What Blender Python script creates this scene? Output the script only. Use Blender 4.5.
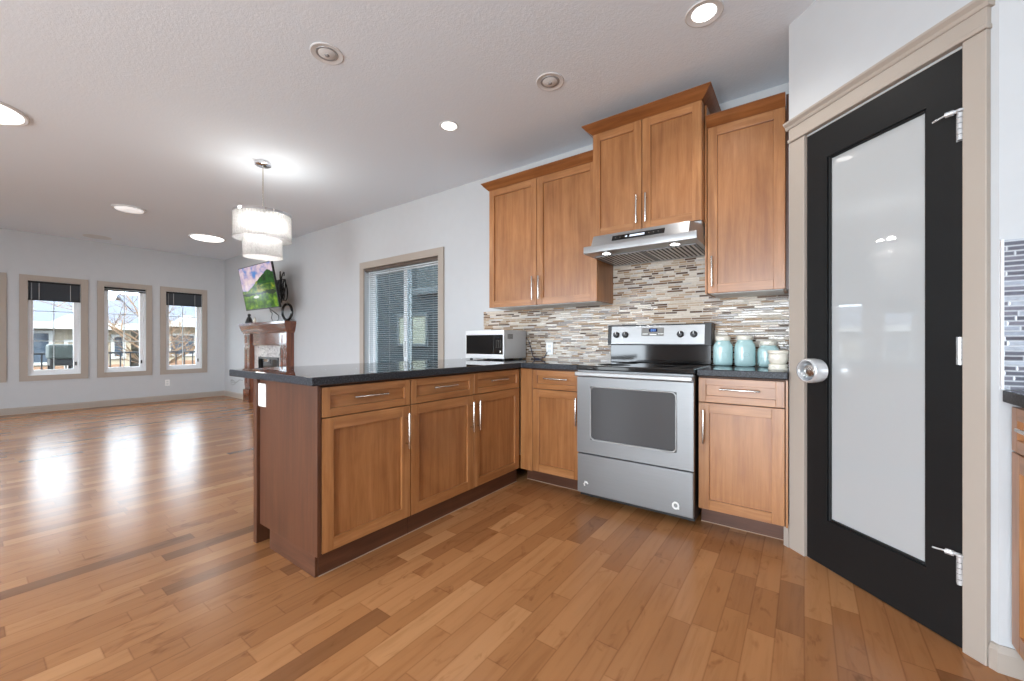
import bpy, bmesh, math, random
from mathutils import Vector, Matrix
random.seed(7)
PI = math.pi
D2R = math.radians
S = bpy.context.scene
for o in list(bpy.data.objects):
    bpy.data.objects.remove(o)

# ------------------------------------------------------------------ camera, world, sun, daylight, exposure
F_PX, HORIZON, YAW, EYE = 401.0, 342.6, 36.1, 1.10
cam_d = bpy.data.cameras.new('camera')
cam = bpy.data.objects.new('camera', cam_d)
S.collection.objects.link(cam)
cam.location = (0, 0, EYE)
cam.rotation_euler = (PI / 2, 0, D2R(YAW))
cam_d.sensor_fit = 'HORIZONTAL'
cam_d.sensor_width = 36.0
cam_d.lens = 36.0 * F_PX / 1024.0
cam_d.shift_y = (HORIZON - 340.5) / 1024.0
cam_d.clip_start = 0.02
cam_d.clip_end = 300
S.camera = cam

world = bpy.data.worlds.new('sky')
S.world = world
world.use_nodes = True
bg = world.node_tree.nodes['Background']
bg.inputs['Color'].default_value = (0.80, 0.90, 1.0, 1)
bg.inputs['Strength'].default_value = 9.0

sun_d = bpy.data.lights.new('sun', 'SUN')
sun_d.energy = 5.0
sun_d.color = (1.0, 0.90, 0.74)
sun_d.angle = D2R(1.0)
sun = bpy.data.objects.new('sun', sun_d)
S.collection.objects.link(sun)
sun.rotation_euler = (0, D2R(52), D2R(4))       # shines towards -x, from behind the house


def area(name, loc, rot, sx, sy, power, color):
    d = bpy.data.lights.new(name, 'AREA')
    d.shape = 'RECTANGLE'
    d.size, d.size_y = sx, sy
    d.energy = power
    d.color = color
    o = bpy.data.objects.new(name, d)
    S.collection.objects.link(o)
    o.location = loc
    o.rotation_euler = rot
    return o


# daylight through the two big window openings of the wall behind the camera (openings are built below)
area('daylight_kitchen', (-0.45, -3.72, 1.05), (PI / 2 + 0.55, 0, 0), 2.4, 2.2, 215, (0.86, 0.94, 1.0))
area('daylight_living', (-4.6, -3.72, 1.05), (PI / 2 + 0.60, 0, 0), 3.4, 2.2, 72, (0.86, 0.94, 1.0))

S.view_settings.view_transform = 'Standard'
S.view_settings.look = 'None'
S.view_settings.gamma = 1.0
S.view_settings.use_curve_mapping = False
S.view_settings.exposure = 0.12
S.cycles.max_bounces = 10
S.cycles.diffuse_bounces = 6
S.cycles.glossy_bounces = 5
S.cycles.transmission_bounces = 6
S.cycles.transparent_max_bounces = 16
S.cycles.sample_clamp_indirect = 6.0
S.cycles.caustics_reflective = False
S.cycles.caustics_refractive = False
S.cycles.use_denoising = True

# ------------------------------------------------------------------ geometry helpers


class MB:
    """collects shapes into one mesh; mi = material slot of what is added next"""

    def __init__(self):
        self.bm = bmesh.new()
        self.mi = 0

    def _add(self, t):
        for f in t.faces:
            f.material_index = self.mi
        me = bpy.data.meshes.new('tmp')
        t.to_mesh(me)
        t.free()
        self.bm.from_mesh(me)
        bpy.data.meshes.remove(me)
        return self

    def box(self, x0, x1, y0, y1, z0, z1, bev=0.0, seg=2, M=None):
        t = bmesh.new()
        bmesh.ops.create_cube(t, size=1)
        for v in t.verts:
            v.co = Vector(((x0 + x1) / 2 + v.co.x * (x1 - x0), (y0 + y1) / 2 + v.co.y * (y1 - y0), (z0 + z1) / 2 + v.co.z * (z1 - z0)))
        if bev > 0:
            bmesh.ops.bevel(t, geom=list(t.edges), offset=bev, segments=seg, profile=0.5, affect='EDGES')
        if M is not None:
            t.transform(M)
        return self._add(t)

    def cyl(self, p, q, r, n=16, r2=None, bev=0.0):
        p, q = Vector(p), Vector(q)
        t = bmesh.new()
        L = (q - p).length
        bmesh.ops.create_cone(t, cap_ends=True, segments=n, radius1=r, radius2=r if r2 is None else r2, depth=L)
        if bev > 0:
            es = [e for e in t.edges if abs(e.verts[0].co.z - e.verts[1].co.z) < 1e-6]
            bmesh.ops.bevel(t, geom=es, offset=bev, segments=2, profile=0.5, affect='EDGES')
        t.transform(Matrix.Translation((p + q) / 2) @ (q - p).to_track_quat('Z', 'Y').to_matrix().to_4x4())
        return self._add(t)

    def lathe(self, prof, n=32, c=(0, 0, 0), sq=None, M=None):
        """prof = [(r, z)...]; sq = exponent for a rounded-square section"""
        t = bmesh.new()
        rings = []
        for r, z in prof:
            ring = []
            for i in range(n):
                a = 2 * PI * i / n
                ca, sa = math.cos(a), math.sin(a)
                k = 1.0
                if sq:
                    k = (abs(ca) ** sq + abs(sa) ** sq) ** (-1.0 / sq)
                ring.append(t.verts.new((c[0] + r * k * ca, c[1] + r * k * sa, c[2] + z)))
            rings.append(ring)
        for a, b in zip(rings, rings[1:]):
            for i in range(n):
                j = (i + 1) % n
                t.faces.new((a[i], a[j], b[j], b[i]))
        if prof[0][0] > 1e-5:
            t.faces.new(list(reversed(rings[0])))
        if prof[-1][0] > 1e-5:
            t.faces.new(rings[-1])
        bmesh.ops.remove_doubles(t, verts=t.verts, dist=1e-6)
        bmesh.ops.recalc_face_normals(t, faces=t.faces)
        if M is not None:
            t.transform(M)
        return self._add(t)

    def prism(self, pts, h, M=None, bev=0.0):
        """polygon pts in XY extruded by h in Z, then placed by M"""
        t = bmesh.new()
        a = [t.verts.new((x, y, 0)) for x, y in pts]
        b = [t.verts.new((x, y, h)) for x, y in pts]
        n = len(pts)
        t.faces.new(list(reversed(a)))
        t.faces.new(b)
        for i in range(n):
            t.faces.new((a[i], a[(i + 1) % n], b[(i + 1) % n], b[i]))
        bmesh.ops.recalc_face_normals(t, faces=t.faces)
        if bev > 0:
            bmesh.ops.bevel(t, geom=list(t.edges), offset=bev, segments=2, profile=0.5, affect='EDGES')
        if M is not None:
            t.transform(M)
        return self._add(t)

    def tube(self, pts, r, n=8, closed=False):
        t = bmesh.new()
        P = [Vector(p) for p in pts]
        m = len(P)
        rings = []
        up = Vector((0.13, 0.27, 0.95))
        for i in range(m):
            a = P[(i - 1) % m] if (closed or i > 0) else P[i]
            b = P[(i + 1) % m] if (closed or i < m - 1) else P[i]
            d = (b - a).normalized()
            u = d.cross(up)
            if u.length < 1e-4:
                u = d.cross(Vector((1, 0, 0)))
            u.normalize()
            w = d.cross(u)
            rr = r[i] if isinstance(r, (list, tuple)) else r
            rings.append([t.verts.new(P[i] + rr * (math.cos(2 * PI * k / n) * u + math.sin(2 * PI * k / n) * w)) for k in range(n)])
        last = m if closed else m - 1
        for i in range(last):
            a, b = rings[i], rings[(i + 1) % m]
            for k in range(n):
                t.faces.new((a[k], a[(k + 1) % n], b[(k + 1) % n], b[k]))
        if not closed:
            t.faces.new(rings[0])
            t.faces.new(rings[-1])
        bmesh.ops.recalc_face_normals(t, faces=t.faces)
        return self._add(t)

    def ring_frame(self, x0, x1, z0, z1, wl, wr, wb, wt, y0, y1, bev=0.0, rails=None):
        """four-sided frame in the XZ plane; rails = material slot of the horizontal members"""
        s = self.mi
        self.box(x0, x0 + wl, y0, y1, z0, z1, bev)
        self.box(x1 - wr, x1, y0, y1, z0, z1, bev)
        if rails is not None:
            self.mi = rails
        if wt > 0:
            self.box(x0 + wl, x1 - wr, y0, y1, z1 - wt, z1, bev)
        if wb > 0:
            self.box(x0 + wl, x1 - wr, y0, y1, z0, z0 + wb, bev)
        self.mi = s
        return self

    def build(self, name, mats, parent=None, smooth=None, M=None):
        if M is not None:
            self.bm.transform(M)
        me = bpy.data.meshes.new(name)
        self.bm.to_mesh(me)
        self.bm.free()
        for m in (mats if isinstance(mats, (list, tuple)) else [mats]):
            me.materials.append(m)
        if smooth is not None:
            me.polygons.foreach_set('use_smooth', [True] * len(me.polygons))
            me.set_sharp_from_angle(angle=D2R(smooth))
        o = bpy.data.objects.new(name, me)
        S.collection.objects.link(o)
        if parent is not None:
            o.parent = parent
        return o


def tag(o, label, cat, group=None, kind=None):
    if label:
        o['label'] = label
    if cat:
        o['category'] = cat
    if group:
        o['group'] = group
    if kind:
        o['kind'] = kind
    return o


def empty(name, loc=(0, 0, 0), rz=0.0, label=None, cat=None, group=None, kind=None):
    o = bpy.data.objects.new(name, None)
    o.empty_display_size = 0.1
    S.collection.objects.link(o)
    o.location = loc
    o.rotation_euler = (0, 0, rz)
    return tag(o, label, cat, group, kind)


def copy_tree(o, parent=None):
    c = o.copy()
    S.collection.objects.link(c)
    if parent is not None:
        c.parent = parent
    for ch in list(o.children):
        copy_tree(ch, c)
    return c


def ellipse(n, rx, ry):
    return [(rx * math.cos(2 * PI * i / n), ry * math.sin(2 * PI * i / n)) for i in range(n)]


def rrect(x0, x1, y0, y1, r, n=5):
    out = []
    for cx, cy, a0 in ((x1 - r, y1 - r, 0), (x0 + r, y1 - r, 90), (x0 + r, y0 + r, 180), (x1 - r, y0 + r, 270)):
        for i in range(n + 1):
            a = D2R(a0 + 90 * i / n)
            out.append((cx + r * math.cos(a), cy + r * math.sin(a)))
    return out


XZ = Matrix(((1, 0, 0, 0), (0, 0, 1, 0), (0, 1, 0, 0), (0, 0, 0, 1)))     # polygon (x, z) extruded along +y

# ------------------------------------------------------------------ materials


def srgb(r, g, b):
    def f(c):
        c /= 255.0
        return c / 12.92 if c <= 0.04045 else ((c + 0.055) / 1.055) ** 2.4
    return (f(r), f(g), f(b), 1)


class N:
    def __init__(self, name):
        self.m = bpy.data.materials.new(name)
        self.m.use_nodes = True
        self.t = self.m.node_tree
        self.b = self.t.nodes['Principled BSDF']
        self.out = self.t.nodes['Material Output']

    def n(self, typ, **kw):
        x = self.t.nodes.new(typ)
        for k, v in kw.items():
            setattr(x, k, v)
        return x

    def l(self, a, b):
        self.t.links.new(a, b)

    def math(self, op, a, b=None, c=None):
        x = self.n('ShaderNodeMath', operation=op)
        for i, v in enumerate((a, b, c)):
            if v is None:
                continue
            if isinstance(v, (int, float)):
                x.inputs[i].default_value = v
            else:
                self.l(v, x.inputs[i])
        return x.outputs[0]

    def ramp(self, fac, stops, interp='LINEAR'):
        x = self.n('ShaderNodeValToRGB')
        x.color_ramp.interpolation = interp
        e = x.color_ramp.elements
        while len(e) < len(stops):
            e.new(0.5)
        for i, (p, c) in enumerate(stops):
            e[i].position = p
            e[i].color = c
        self.l(fac, x.inputs[0])
        return x.outputs[0]

    def mix(self, fac, a, b, blend='MIX'):
        x = self.n('ShaderNodeMix', data_type='RGBA', blend_type=blend)
        for i, v in ((0, fac), (6, a), (7, b)):
            if isinstance(v, (int, float)):
                x.inputs[i].default_value = v
            elif isinstance(v, tuple):
                x.inputs[i].default_value = v
            else:
                self.l(v, x.inputs[i])
        return x.outputs[2]

    def coords(self, scale=(1, 1, 1), rnd=False, kind='Object'):
        tc = self.n('ShaderNodeTexCoord')
        mp = self.n('ShaderNodeMapping')
        mp.inputs['Scale'].default_value = scale
        self.l(tc.outputs[kind], mp.inputs['Vector'])
        if rnd:
            oi = self.n('ShaderNodeObjectInfo')
            s = self.math('MULTIPLY', oi.outputs['Random'], 37.0)
            cx = self.n('ShaderNodeCombineXYZ')
            for i in range(3):
                self.l(s, cx.inputs[i])
            self.l(cx.outputs[0], mp.inputs['Location'])
        return mp.outputs[0]

    def noise(self, vec, scale=5.0, detail=4.0, rough=0.55, dist=0.0):
        x = self.n('ShaderNodeTexNoise')
        x.inputs['Scale'].default_value = scale
        x.inputs['Detail'].default_value = detail
        x.inputs['Roughness'].default_value = rough
        x.inputs['Distortion'].default_value = dist
        self.l(vec, x.inputs['Vector'])
        return x.outputs['Fac']

    def bump(self, h, strength=0.2, dist=0.01):
        x = self.n('ShaderNodeBump')
        x.inputs['Strength'].default_value = strength
        x.inputs['Distance'].default_value = dist
        self.l(h, x.inputs['Height'])
        self.l(x.outputs[0], self.b.inputs['Normal'])
        return x

    def set(self, **kw):
        for k, v in kw.items():
            k = k.replace('_', ' ')
            if isinstance(v, (int, float, tuple)):
                self.b.inputs[k].default_value = v
            else:
                self.l(v, self.b.inputs[k])
        return self


def plain(name, col, rough=0.5, metal=0.0, coat=0.0, spec=0.5, emis=None, es=0.0, nz=0.0):
    k = N(name)
    k.set(Roughness=rough, Metallic=metal, Coat_Weight=coat, Specular_IOR_Level=spec)
    k.b.inputs['Coat Roughness'].default_value = 0.04
    if nz:
        f = k.noise(k.coords(), 9.0, 3.0)
        c2 = tuple(min(1, c * (1 + nz)) for c in col[:3]) + (1,)
        c1 = tuple(c * (1 - nz) for c in col[:3]) + (1,)
        k.set(Base_Color=k.ramp(f, [(0.3, c1), (0.7, c2)]))
    else:
        k.set(Base_Color=col)
    if emis:
        k.set(Emission_Color=emis, Emission_Strength=es)
    return k.m


def wood(name, c1, c2, c3, axis='z', rough=0.32, coat=0.15):
    k = N(name)
    sc = {'z': (14, 14, 0.9), 'x': (0.9, 14, 14), 'y': (14, 0.9, 14)}[axis]
    v = k.coords(sc, True)
    f1 = k.noise(v, 2.2, 5.0, 0.6, 0.35)
    v2 = k.coords((1.6, 1.6, 1.1), True)
    f2 = k.noise(v2, 2.4, 3.0, 0.5, 0.8)
    sc3 = tuple(s * 6 for s in sc)
    f3 = k.noise(k.coords(sc3, True), 3.0, 2.0, 0.5)
    a = k.ramp(f1, [(0.32, c1), (0.52, c2), (0.72, c3)])
    b = k.ramp(f2, [(0.32, (0.80, 0.78, 0.75, 1)), (0.55, (1, 1, 1, 1)), (0.75, (1.0, 1.0, 1.0, 1))])
    c = k.mix(0.75, a, b, 'MULTIPLY')
    g = k.ramp(f3, [(0.35, (0.88, 0.86, 0.84, 1)), (0.6, (1, 1, 1, 1))])
    c = k.mix(0.6, c, g, 'MULTIPLY')
    k.set(Base_Color=c, Roughness=rough, Coat_Weight=coat)
    k.b.inputs['Coat Roughness'].default_value = 0.2
    k.bump(f3, 0.06, 0.002)
    return k.m


MAPLE = (srgb(148, 96, 54), srgb(166, 113, 68), srgb(182, 129, 83))
W_V = wood('maple_vertical_grain', *MAPLE)
W_H = wood('maple_horizontal_grain', *MAPLE, axis='x')
W_P = wood('maple_panel', srgb(144, 92, 52), srgb(161, 108, 64), srgb(174, 121, 76))
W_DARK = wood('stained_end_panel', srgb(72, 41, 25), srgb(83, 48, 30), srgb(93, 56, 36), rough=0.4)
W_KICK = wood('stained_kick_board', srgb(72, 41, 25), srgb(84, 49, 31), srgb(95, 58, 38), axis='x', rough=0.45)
W_CROWN = wood('maple_crown_shaded', srgb(120, 70, 34), srgb(138, 84, 44), srgb(152, 98, 56), axis='x')  # darker maple: shade of the downturned crown face is in the colour
W_MANTEL = wood('cherry_mantel', srgb(92, 46, 24), srgb(118, 62, 34), srgb(138, 78, 44), axis='z', rough=0.16, coat=1.0)
W_MANTEL.node_tree.nodes['Principled BSDF'].inputs['Coat Roughness'].default_value = 0.08
GAP_DARK = plain('gap_shade_brown', srgb(74, 45, 27), 0.6)  # shade of the gaps between doors and drawers, put into the colour
MELA = plain('white_melamine', srgb(214, 216, 216), 0.4)
CAULK = plain('old_caulk', srgb(168, 142, 120), 0.7)
NICKEL = plain('brushed_nickel', srgb(214, 210, 204), 0.26, 1.0)
CHROME = plain('chrome', srgb(225, 225, 228), 0.06, 1.0)
WALL = plain('wall_paint', srgb(196, 198, 200), 0.85, spec=0.2, nz=0.012)
TRIM = plain('taupe_trim_paint', srgb(172, 161, 150), 0.45, nz=0.01)
VINYL = plain('white_vinyl', srgb(236, 238, 240), 0.35)
BLACKDOOR = plain('black_door_paint', srgb(25, 26, 27), 0.42, spec=0.3, nz=0.06)
BLACKGL = plain('black_enamel', srgb(14, 14, 15), 0.08, coat=0.4)
BLACKMAT = plain('black_plastic', srgb(24, 24, 25), 0.4)
BLACKBLIND = plain('black_blind_slats', srgb(70, 73, 78), 0.5)
BLINDCORD = plain('grey_blind_cord', srgb(178, 178, 178), 0.7)
WHITEPL = plain('white_plastic', srgb(238, 238, 236), 0.35)
IVORY = plain('ivory_ceramic', srgb(226, 221, 208), 0.3, coat=0.3, nz=0.02)
TURQ = plain('turquoise_ceramic', srgb(166, 198, 199), 0.22, coat=0.5, nz=0.06)
FROST = plain('frosted_white_glass', srgb(176, 179, 180), 0.5, coat=1.0)
FROST.node_tree.nodes['Principled BSDF'].inputs['Coat IOR'].default_value = 1.9
FROST.node_tree.nodes['Principled BSDF'].inputs['Coat Roughness'].default_value = 0.015
BULB = plain('lamp_bulb', (1, 1, 1, 1), 0.4, emis=(1.0, 0.97, 0.92, 1), es=9.0)
LENS = plain('lit_diffuser', (1, 1, 1, 1), 0.4, emis=(1.0, 0.98, 0.95, 1), es=3.0)
LENS_DIM = plain('dim_diffuser', (0.9, 0.9, 0.9, 1), 0.4, emis=(1, 1, 1, 1), es=0.42)
LED = plain('hood_led', (1, 1, 1, 1), 0.4, emis=(1.0, 0.97, 0.92, 1), es=12.0)
DISP = plain('blue_display', (0.02, 0.04, 0.1, 1), 0.2, emis=(0.16, 0.38, 1.0, 1), es=1.2)
DISPW = plain('white_display', (0.1, 0.1, 0.1, 1), 0.2, emis=(0.75, 0.85, 1.0, 1), es=1.3)
PANELGREY = plain('grey_control_panel', srgb(112, 110, 106), 0.35)
CEILW = plain('fixture_white', srgb(214, 214, 214), 0.5)
FIXGREY = plain('fixture_grey', srgb(150, 150, 150), 0.4, 0.3)


def mk_ceiling():
    k = N('textured_ceiling')
    v = k.coords()
    f = k.noise(v, 75.0, 3.0, 0.6)
    g = k.ramp(f, [(0.42, (0, 0, 0, 1)), (0.62, (1, 1, 1, 1))])
    k.set(Base_Color=srgb(226, 234, 242), Roughness=0.92, Specular_IOR_Level=0.15)
    k.bump(g, 0.14, 0.004)
    return k.m


CEIL = mk_ceiling()


def cells(k, run, across, row, length, jitter=0.5):
    """running strips: rows of height row along 'across', pieces of about length along 'run'; returns random id, edge distances"""
    r = k.math('DIVIDE', across, row)
    ri = k.math('FLOOR', r)
    rf = k.math('FRACT', r)
    wn = k.n('ShaderNodeTexWhiteNoise', noise_dimensions='1D')
    k.l(ri, wn.inputs['W'])
    L = k.math('MULTIPLY_ADD', wn.outputs['Value'], length * jitter * 2, length * (1 - jitter))
    wn2 = k.n('ShaderNodeTexWhiteNoise', noise_dimensions='1D')
    k.l(k.math('ADD', ri, 71.3), wn2.inputs['W'])
    off = k.math('MULTIPLY_ADD', wn2.outputs['Value'], length * 9, 40.0 * length)
    c = k.math('DIVIDE', k.math('ADD', run, off), L)
    ci = k.math('FLOOR', c)
    cf = k.math('FRACT', c)
    cx = k.n('ShaderNodeCombineXYZ')
    k.l(ri, cx.inputs[0])
    k.l(ci, cx.inputs[1])
    wn3 = k.n('ShaderNodeTexWhiteNoise', noise_dimensions='2D')
    k.l(cx.outputs[0], wn3.inputs['Vector'])
    ea = k.math('MULTIPLY', k.math('MINIMUM', rf, k.math('SUBTRACT', 1.0, rf)), row)
    er = k.math('MULTIPLY', k.math('MINIMUM', cf, k.math('SUBTRACT', 1.0, cf)), L)
    edge = k.math('MINIMUM', ea, er)
    return wn3, edge


def mk_floor():
    k = N('maple_floor_boards')
    tc = k.n('ShaderNodeTexCoord')
    sx = k.n('ShaderNodeSeparateXYZ')
    k.l(tc.outputs['Object'], sx.inputs[0])
    wn, edge = cells(k, sx.outputs[1], sx.outputs[0], 0.0895, 0.62, 0.55)
    base = k.ramp(wn.outputs['Value'], [(0.0, srgb(122, 82, 52)), (0.04, srgb(148, 100, 62)), (0.35, srgb(160, 110, 69)), (0.75, srgb(168, 117, 75)), (0.96, srgb(177, 126, 83)), (1.0, srgb(184, 134, 90))])
    va = k.n('ShaderNodeVectorMath', operation='ADD')
    vs = k.n('ShaderNodeVectorMath', operation='SCALE')
    k.l(wn.outputs['Color'], vs.inputs[0])
    vs.inputs['Scale'].default_value = 30.0
    k.l(tc.outputs['Object'], va.inputs[0])
    k.l(vs.outputs[0], va.inputs[1])
    mp = k.n('ShaderNodeMapping')
    mp.inputs['Scale'].default_value = (22, 1.8, 1)
    k.l(va.outputs[0], mp.inputs['Vector'])
    grain = k.noise(mp.outputs[0], 1.6, 5.0, 0.6, 0.5)
    g = k.ramp(grain, [(0.3, (0.84, 0.81, 0.77, 1)), (0.5, (1, 1, 1, 1)), (0.75, (1.06, 1.05, 1.03, 1))])
    mp2 = k.n('ShaderNodeMapping')
    mp2.inputs['Scale'].default_value = (9, 4.0, 1)
    k.l(va.outputs[0], mp2.inputs['Vector'])
    blot = k.noise(mp2.outputs[0], 1.5, 3.0, 0.5, 1.2)
    bl = k.ramp(blot, [(0.27, (0.66, 0.60, 0.54, 1)), (0.40, (1, 1, 1, 1))])
    c = k.mix(0.8, base, g, 'MULTIPLY')
    c = k.mix(0.8, c, bl, 'MULTIPLY')
    seam = k.ramp(edge, [(0.0, (0.55, 0.48, 0.42, 1)), (0.0016, (1, 1, 1, 1))])
    c = k.mix(0.55, c, seam, 'MULTIPLY')
    k.set(Base_Color=c, Roughness=k.math('MULTIPLY_ADD', grain, 0.06, 0.215), Specular_IOR_Level=0.34)
    k.set(Coat_Weight=0.0)
    h = k.ramp(edge, [(0.0, (0, 0, 0, 1)), (0.004, (1, 1, 1, 1))])
    mpw = k.n('ShaderNodeMapping')
    mpw.inputs['Scale'].default_value = (5, 2.2, 1)
    k.l(va.outputs[0], mpw.inputs['Vector'])
    wav = k.noise(mpw.outputs[0], 1.3, 2.0)
    hh = k.math('ADD', k.math('MULTIPLY', h, 0.12), k.math('MULTIPLY', wav, 0.35))
    k.bump(hh, 0.045, 0.004)
    return k.m


FLOOR = mk_floor()


def mk_mosaic(name, run, stops, grout):
    k = N(name)
    tc = k.n('ShaderNodeTexCoord')
    sx = k.n('ShaderNodeSeparateXYZ')
    k.l(tc.outputs['Object'], sx.inputs[0])
    wn, edge = cells(k, sx.outputs[run], sx.outputs[2], 0.0165, 0.095, 0.5)
    c = k.ramp(wn.outputs['Value'], stops, 'CONSTANT')
    f = k.noise(k.coords((30, 30, 60)), 2.0, 3.0)
    c = k.mix(0.8, c, k.ramp(f, [(0.3, (0.70, 0.68, 0.66, 1)), (0.6, (0.92, 0.92, 0.92, 1))]), 'MULTIPLY')
    m = k.ramp(edge, [(0.0008, (1, 1, 1, 1)), (0.0018, (0, 0, 0, 1))])
    c = k.mix(m, c, grout)
    rg = k.ramp(wn.outputs['Color'], [(0.0, (0.08, 0.08, 0.08, 1)), (0.6, (0.12, 0.12, 0.12, 1)), (0.61, (0.5, 0.5, 0.5, 1))])
    k.set(Base_Color=c, Roughness=rg)
    h = k.ramp(edge, [(0.0006, (0, 0, 0, 1)), (0.0024, (1, 1, 1, 1))])
    k.bump(h, 0.4, 0.003)
    return k.m


TILE = mk_mosaic('linear_mosaic_tile', 0, [(0.0, srgb(84, 60, 42)), (0.15, srgb(206, 194, 178)), (0.31, srgb(150, 120, 88)), (0.42, srgb(218, 208, 194)), (0.55, srgb(112, 84, 60)), (0.66, srgb(184, 164, 140)), (0.78, srgb(194, 188, 182)), (0.90, srgb(170, 138, 104))], srgb(196, 188, 178))
TILE_DAYLIT = mk_mosaic('daylight_blue_mosaic', 0, [(0.0, srgb(104, 106, 118)), (0.28, srgb(160, 168, 182)), (0.5, srgb(124, 124, 136)), (0.75, srgb(178, 186, 198)), (0.88, srgb(92, 92, 102))], srgb(196, 200, 206))  # bluish cast of the daylight is painted into these tile colours


def mk_granite():
    k = N('black_granite')
    v = k.coords((1, 1, 1))
    f = k.noise(v, 150.0, 3.0, 0.65)
    g = k.noise(v, 420.0, 2.0, 0.6)
    c = k.ramp(f, [(0.40, srgb(30, 31, 35)), (0.58, srgb(52, 55, 61)), (0.70, srgb(84, 90, 98))])
    c = k.mix(k.ramp(g, [(0.62, (0, 0, 0, 1)), (0.75, (1, 1, 1, 1))]), c, srgb(98, 104, 112))
    k.set(Base_Color=c, Roughness=0.015, Specular_IOR_Level=0.75)
    return k.m


GRANITE = mk_granite()
GRANITE_EDGE = GRANITE.copy()
GRANITE_EDGE.name = 'black_granite_honed_edge'
GRANITE_EDGE.node_tree.nodes['Principled BSDF'].inputs['Roughness'].default_value = 0.42
GRANITE_EDGE.node_tree.nodes['Principled BSDF'].inputs['Specular IOR Level'].default_value = 0.25


def mk_steel(name, axis, col=(0.25, 0.254, 0.258, 1), rough=0.40):
    k = N(name)
    sc = {'x': (3, 260, 260), 'z': (260, 260, 3)}[axis]
    f = k.noise(k.coords(sc), 1.0, 2.0)
    k.set(Base_Color=k.ramp(f, [(0.3, tuple(c * 0.93 for c in col[:3]) + (1,)), (0.7, col)]), Metallic=0.6)
    k.set(Roughness=k.math('MULTIPLY_ADD', f, 0.10, rough - 0.05))
    k.bump(f, 0.03, 0.001)
    return k.m


STEEL = mk_steel('brushed_steel', 'x')
STEEL_BR = mk_steel('bright_brushed_steel', 'x', (0.36, 0.36, 0.36, 1), 0.32)


def fresnel(k, ior=1.45):
    """angle-dependent mirror amount, the same on both faces of a thin pane"""
    fr = k.n('ShaderNodeFresnel')
    ge = k.n('ShaderNodeNewGeometry')
    k.l(k.math('MULTIPLY_ADD', ge.outputs['Backfacing'], 1.0 / ior - ior, ior), fr.inputs['IOR'])
    return fr


def mk_glass(name, tint=(1, 1, 1, 1), base=0.05, boost=1.0):
    """clear pane: lets light straight through and mirrors by angle"""
    k = N(name)
    k.t.nodes.remove(k.b)
    tr = k.n('ShaderNodeBsdfTransparent')
    tr.inputs[0].default_value = tint
    gl = k.n('ShaderNodeBsdfGlossy')
    gl.inputs['Roughness'].default_value = 0.01
    gl.inputs['Color'].default_value = (1, 1, 1, 1)
    fr = fresnel(k)
    mx = k.n('ShaderNodeMixShader')
    k.l(k.math('MULTIPLY_ADD', fr.outputs[0], boost, base - 0.04), mx.inputs[0])
    k.l(tr.outputs[0], mx.inputs[1])
    k.l(gl.outputs[0], mx.inputs[2])
    k.l(mx.outputs[0], k.out.inputs['Surface'])
    return k.m


PANE = mk_glass('window_glass', (0.97, 0.99, 0.99, 1))
PANE_TINT = mk_glass('tinted_door_glass', (0.42, 0.47, 0.49, 1))


def mk_crystal():
    k = N('crystal_rod')
    k.t.nodes.remove(k.b)
    tr = k.n('ShaderNodeBsdfTransparent')
    tl = k.n('ShaderNodeBsdfTranslucent')
    gl = k.n('ShaderNodeBsdfGlossy')
    gl.inputs['Roughness'].default_value = 0.08
    f = k.noise(k.coords((40, 40, 30), True), 2.0, 2.0)
    a = k.n('ShaderNodeMixShader')
    k.l(k.math('MULTIPLY_ADD', f, 0.6, 0.42), a.inputs[0])
    k.l(tr.outputs[0], a.inputs[1])
    k.l(tl.outputs[0], a.inputs[2])
    b = k.n('ShaderNodeMixShader')
    fr = fresnel(k)
    k.l(k.math('MULTIPLY_ADD', fr.outputs[0], 0.6, 0.02), b.inputs[0])
    k.l(a.outputs[0], b.inputs[1])
    k.l(gl.outputs[0], b.inputs[2])
    k.l(b.outputs[0], k.out.inputs['Surface'])
    return k.m


CRYSTAL = mk_crystal()


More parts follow.
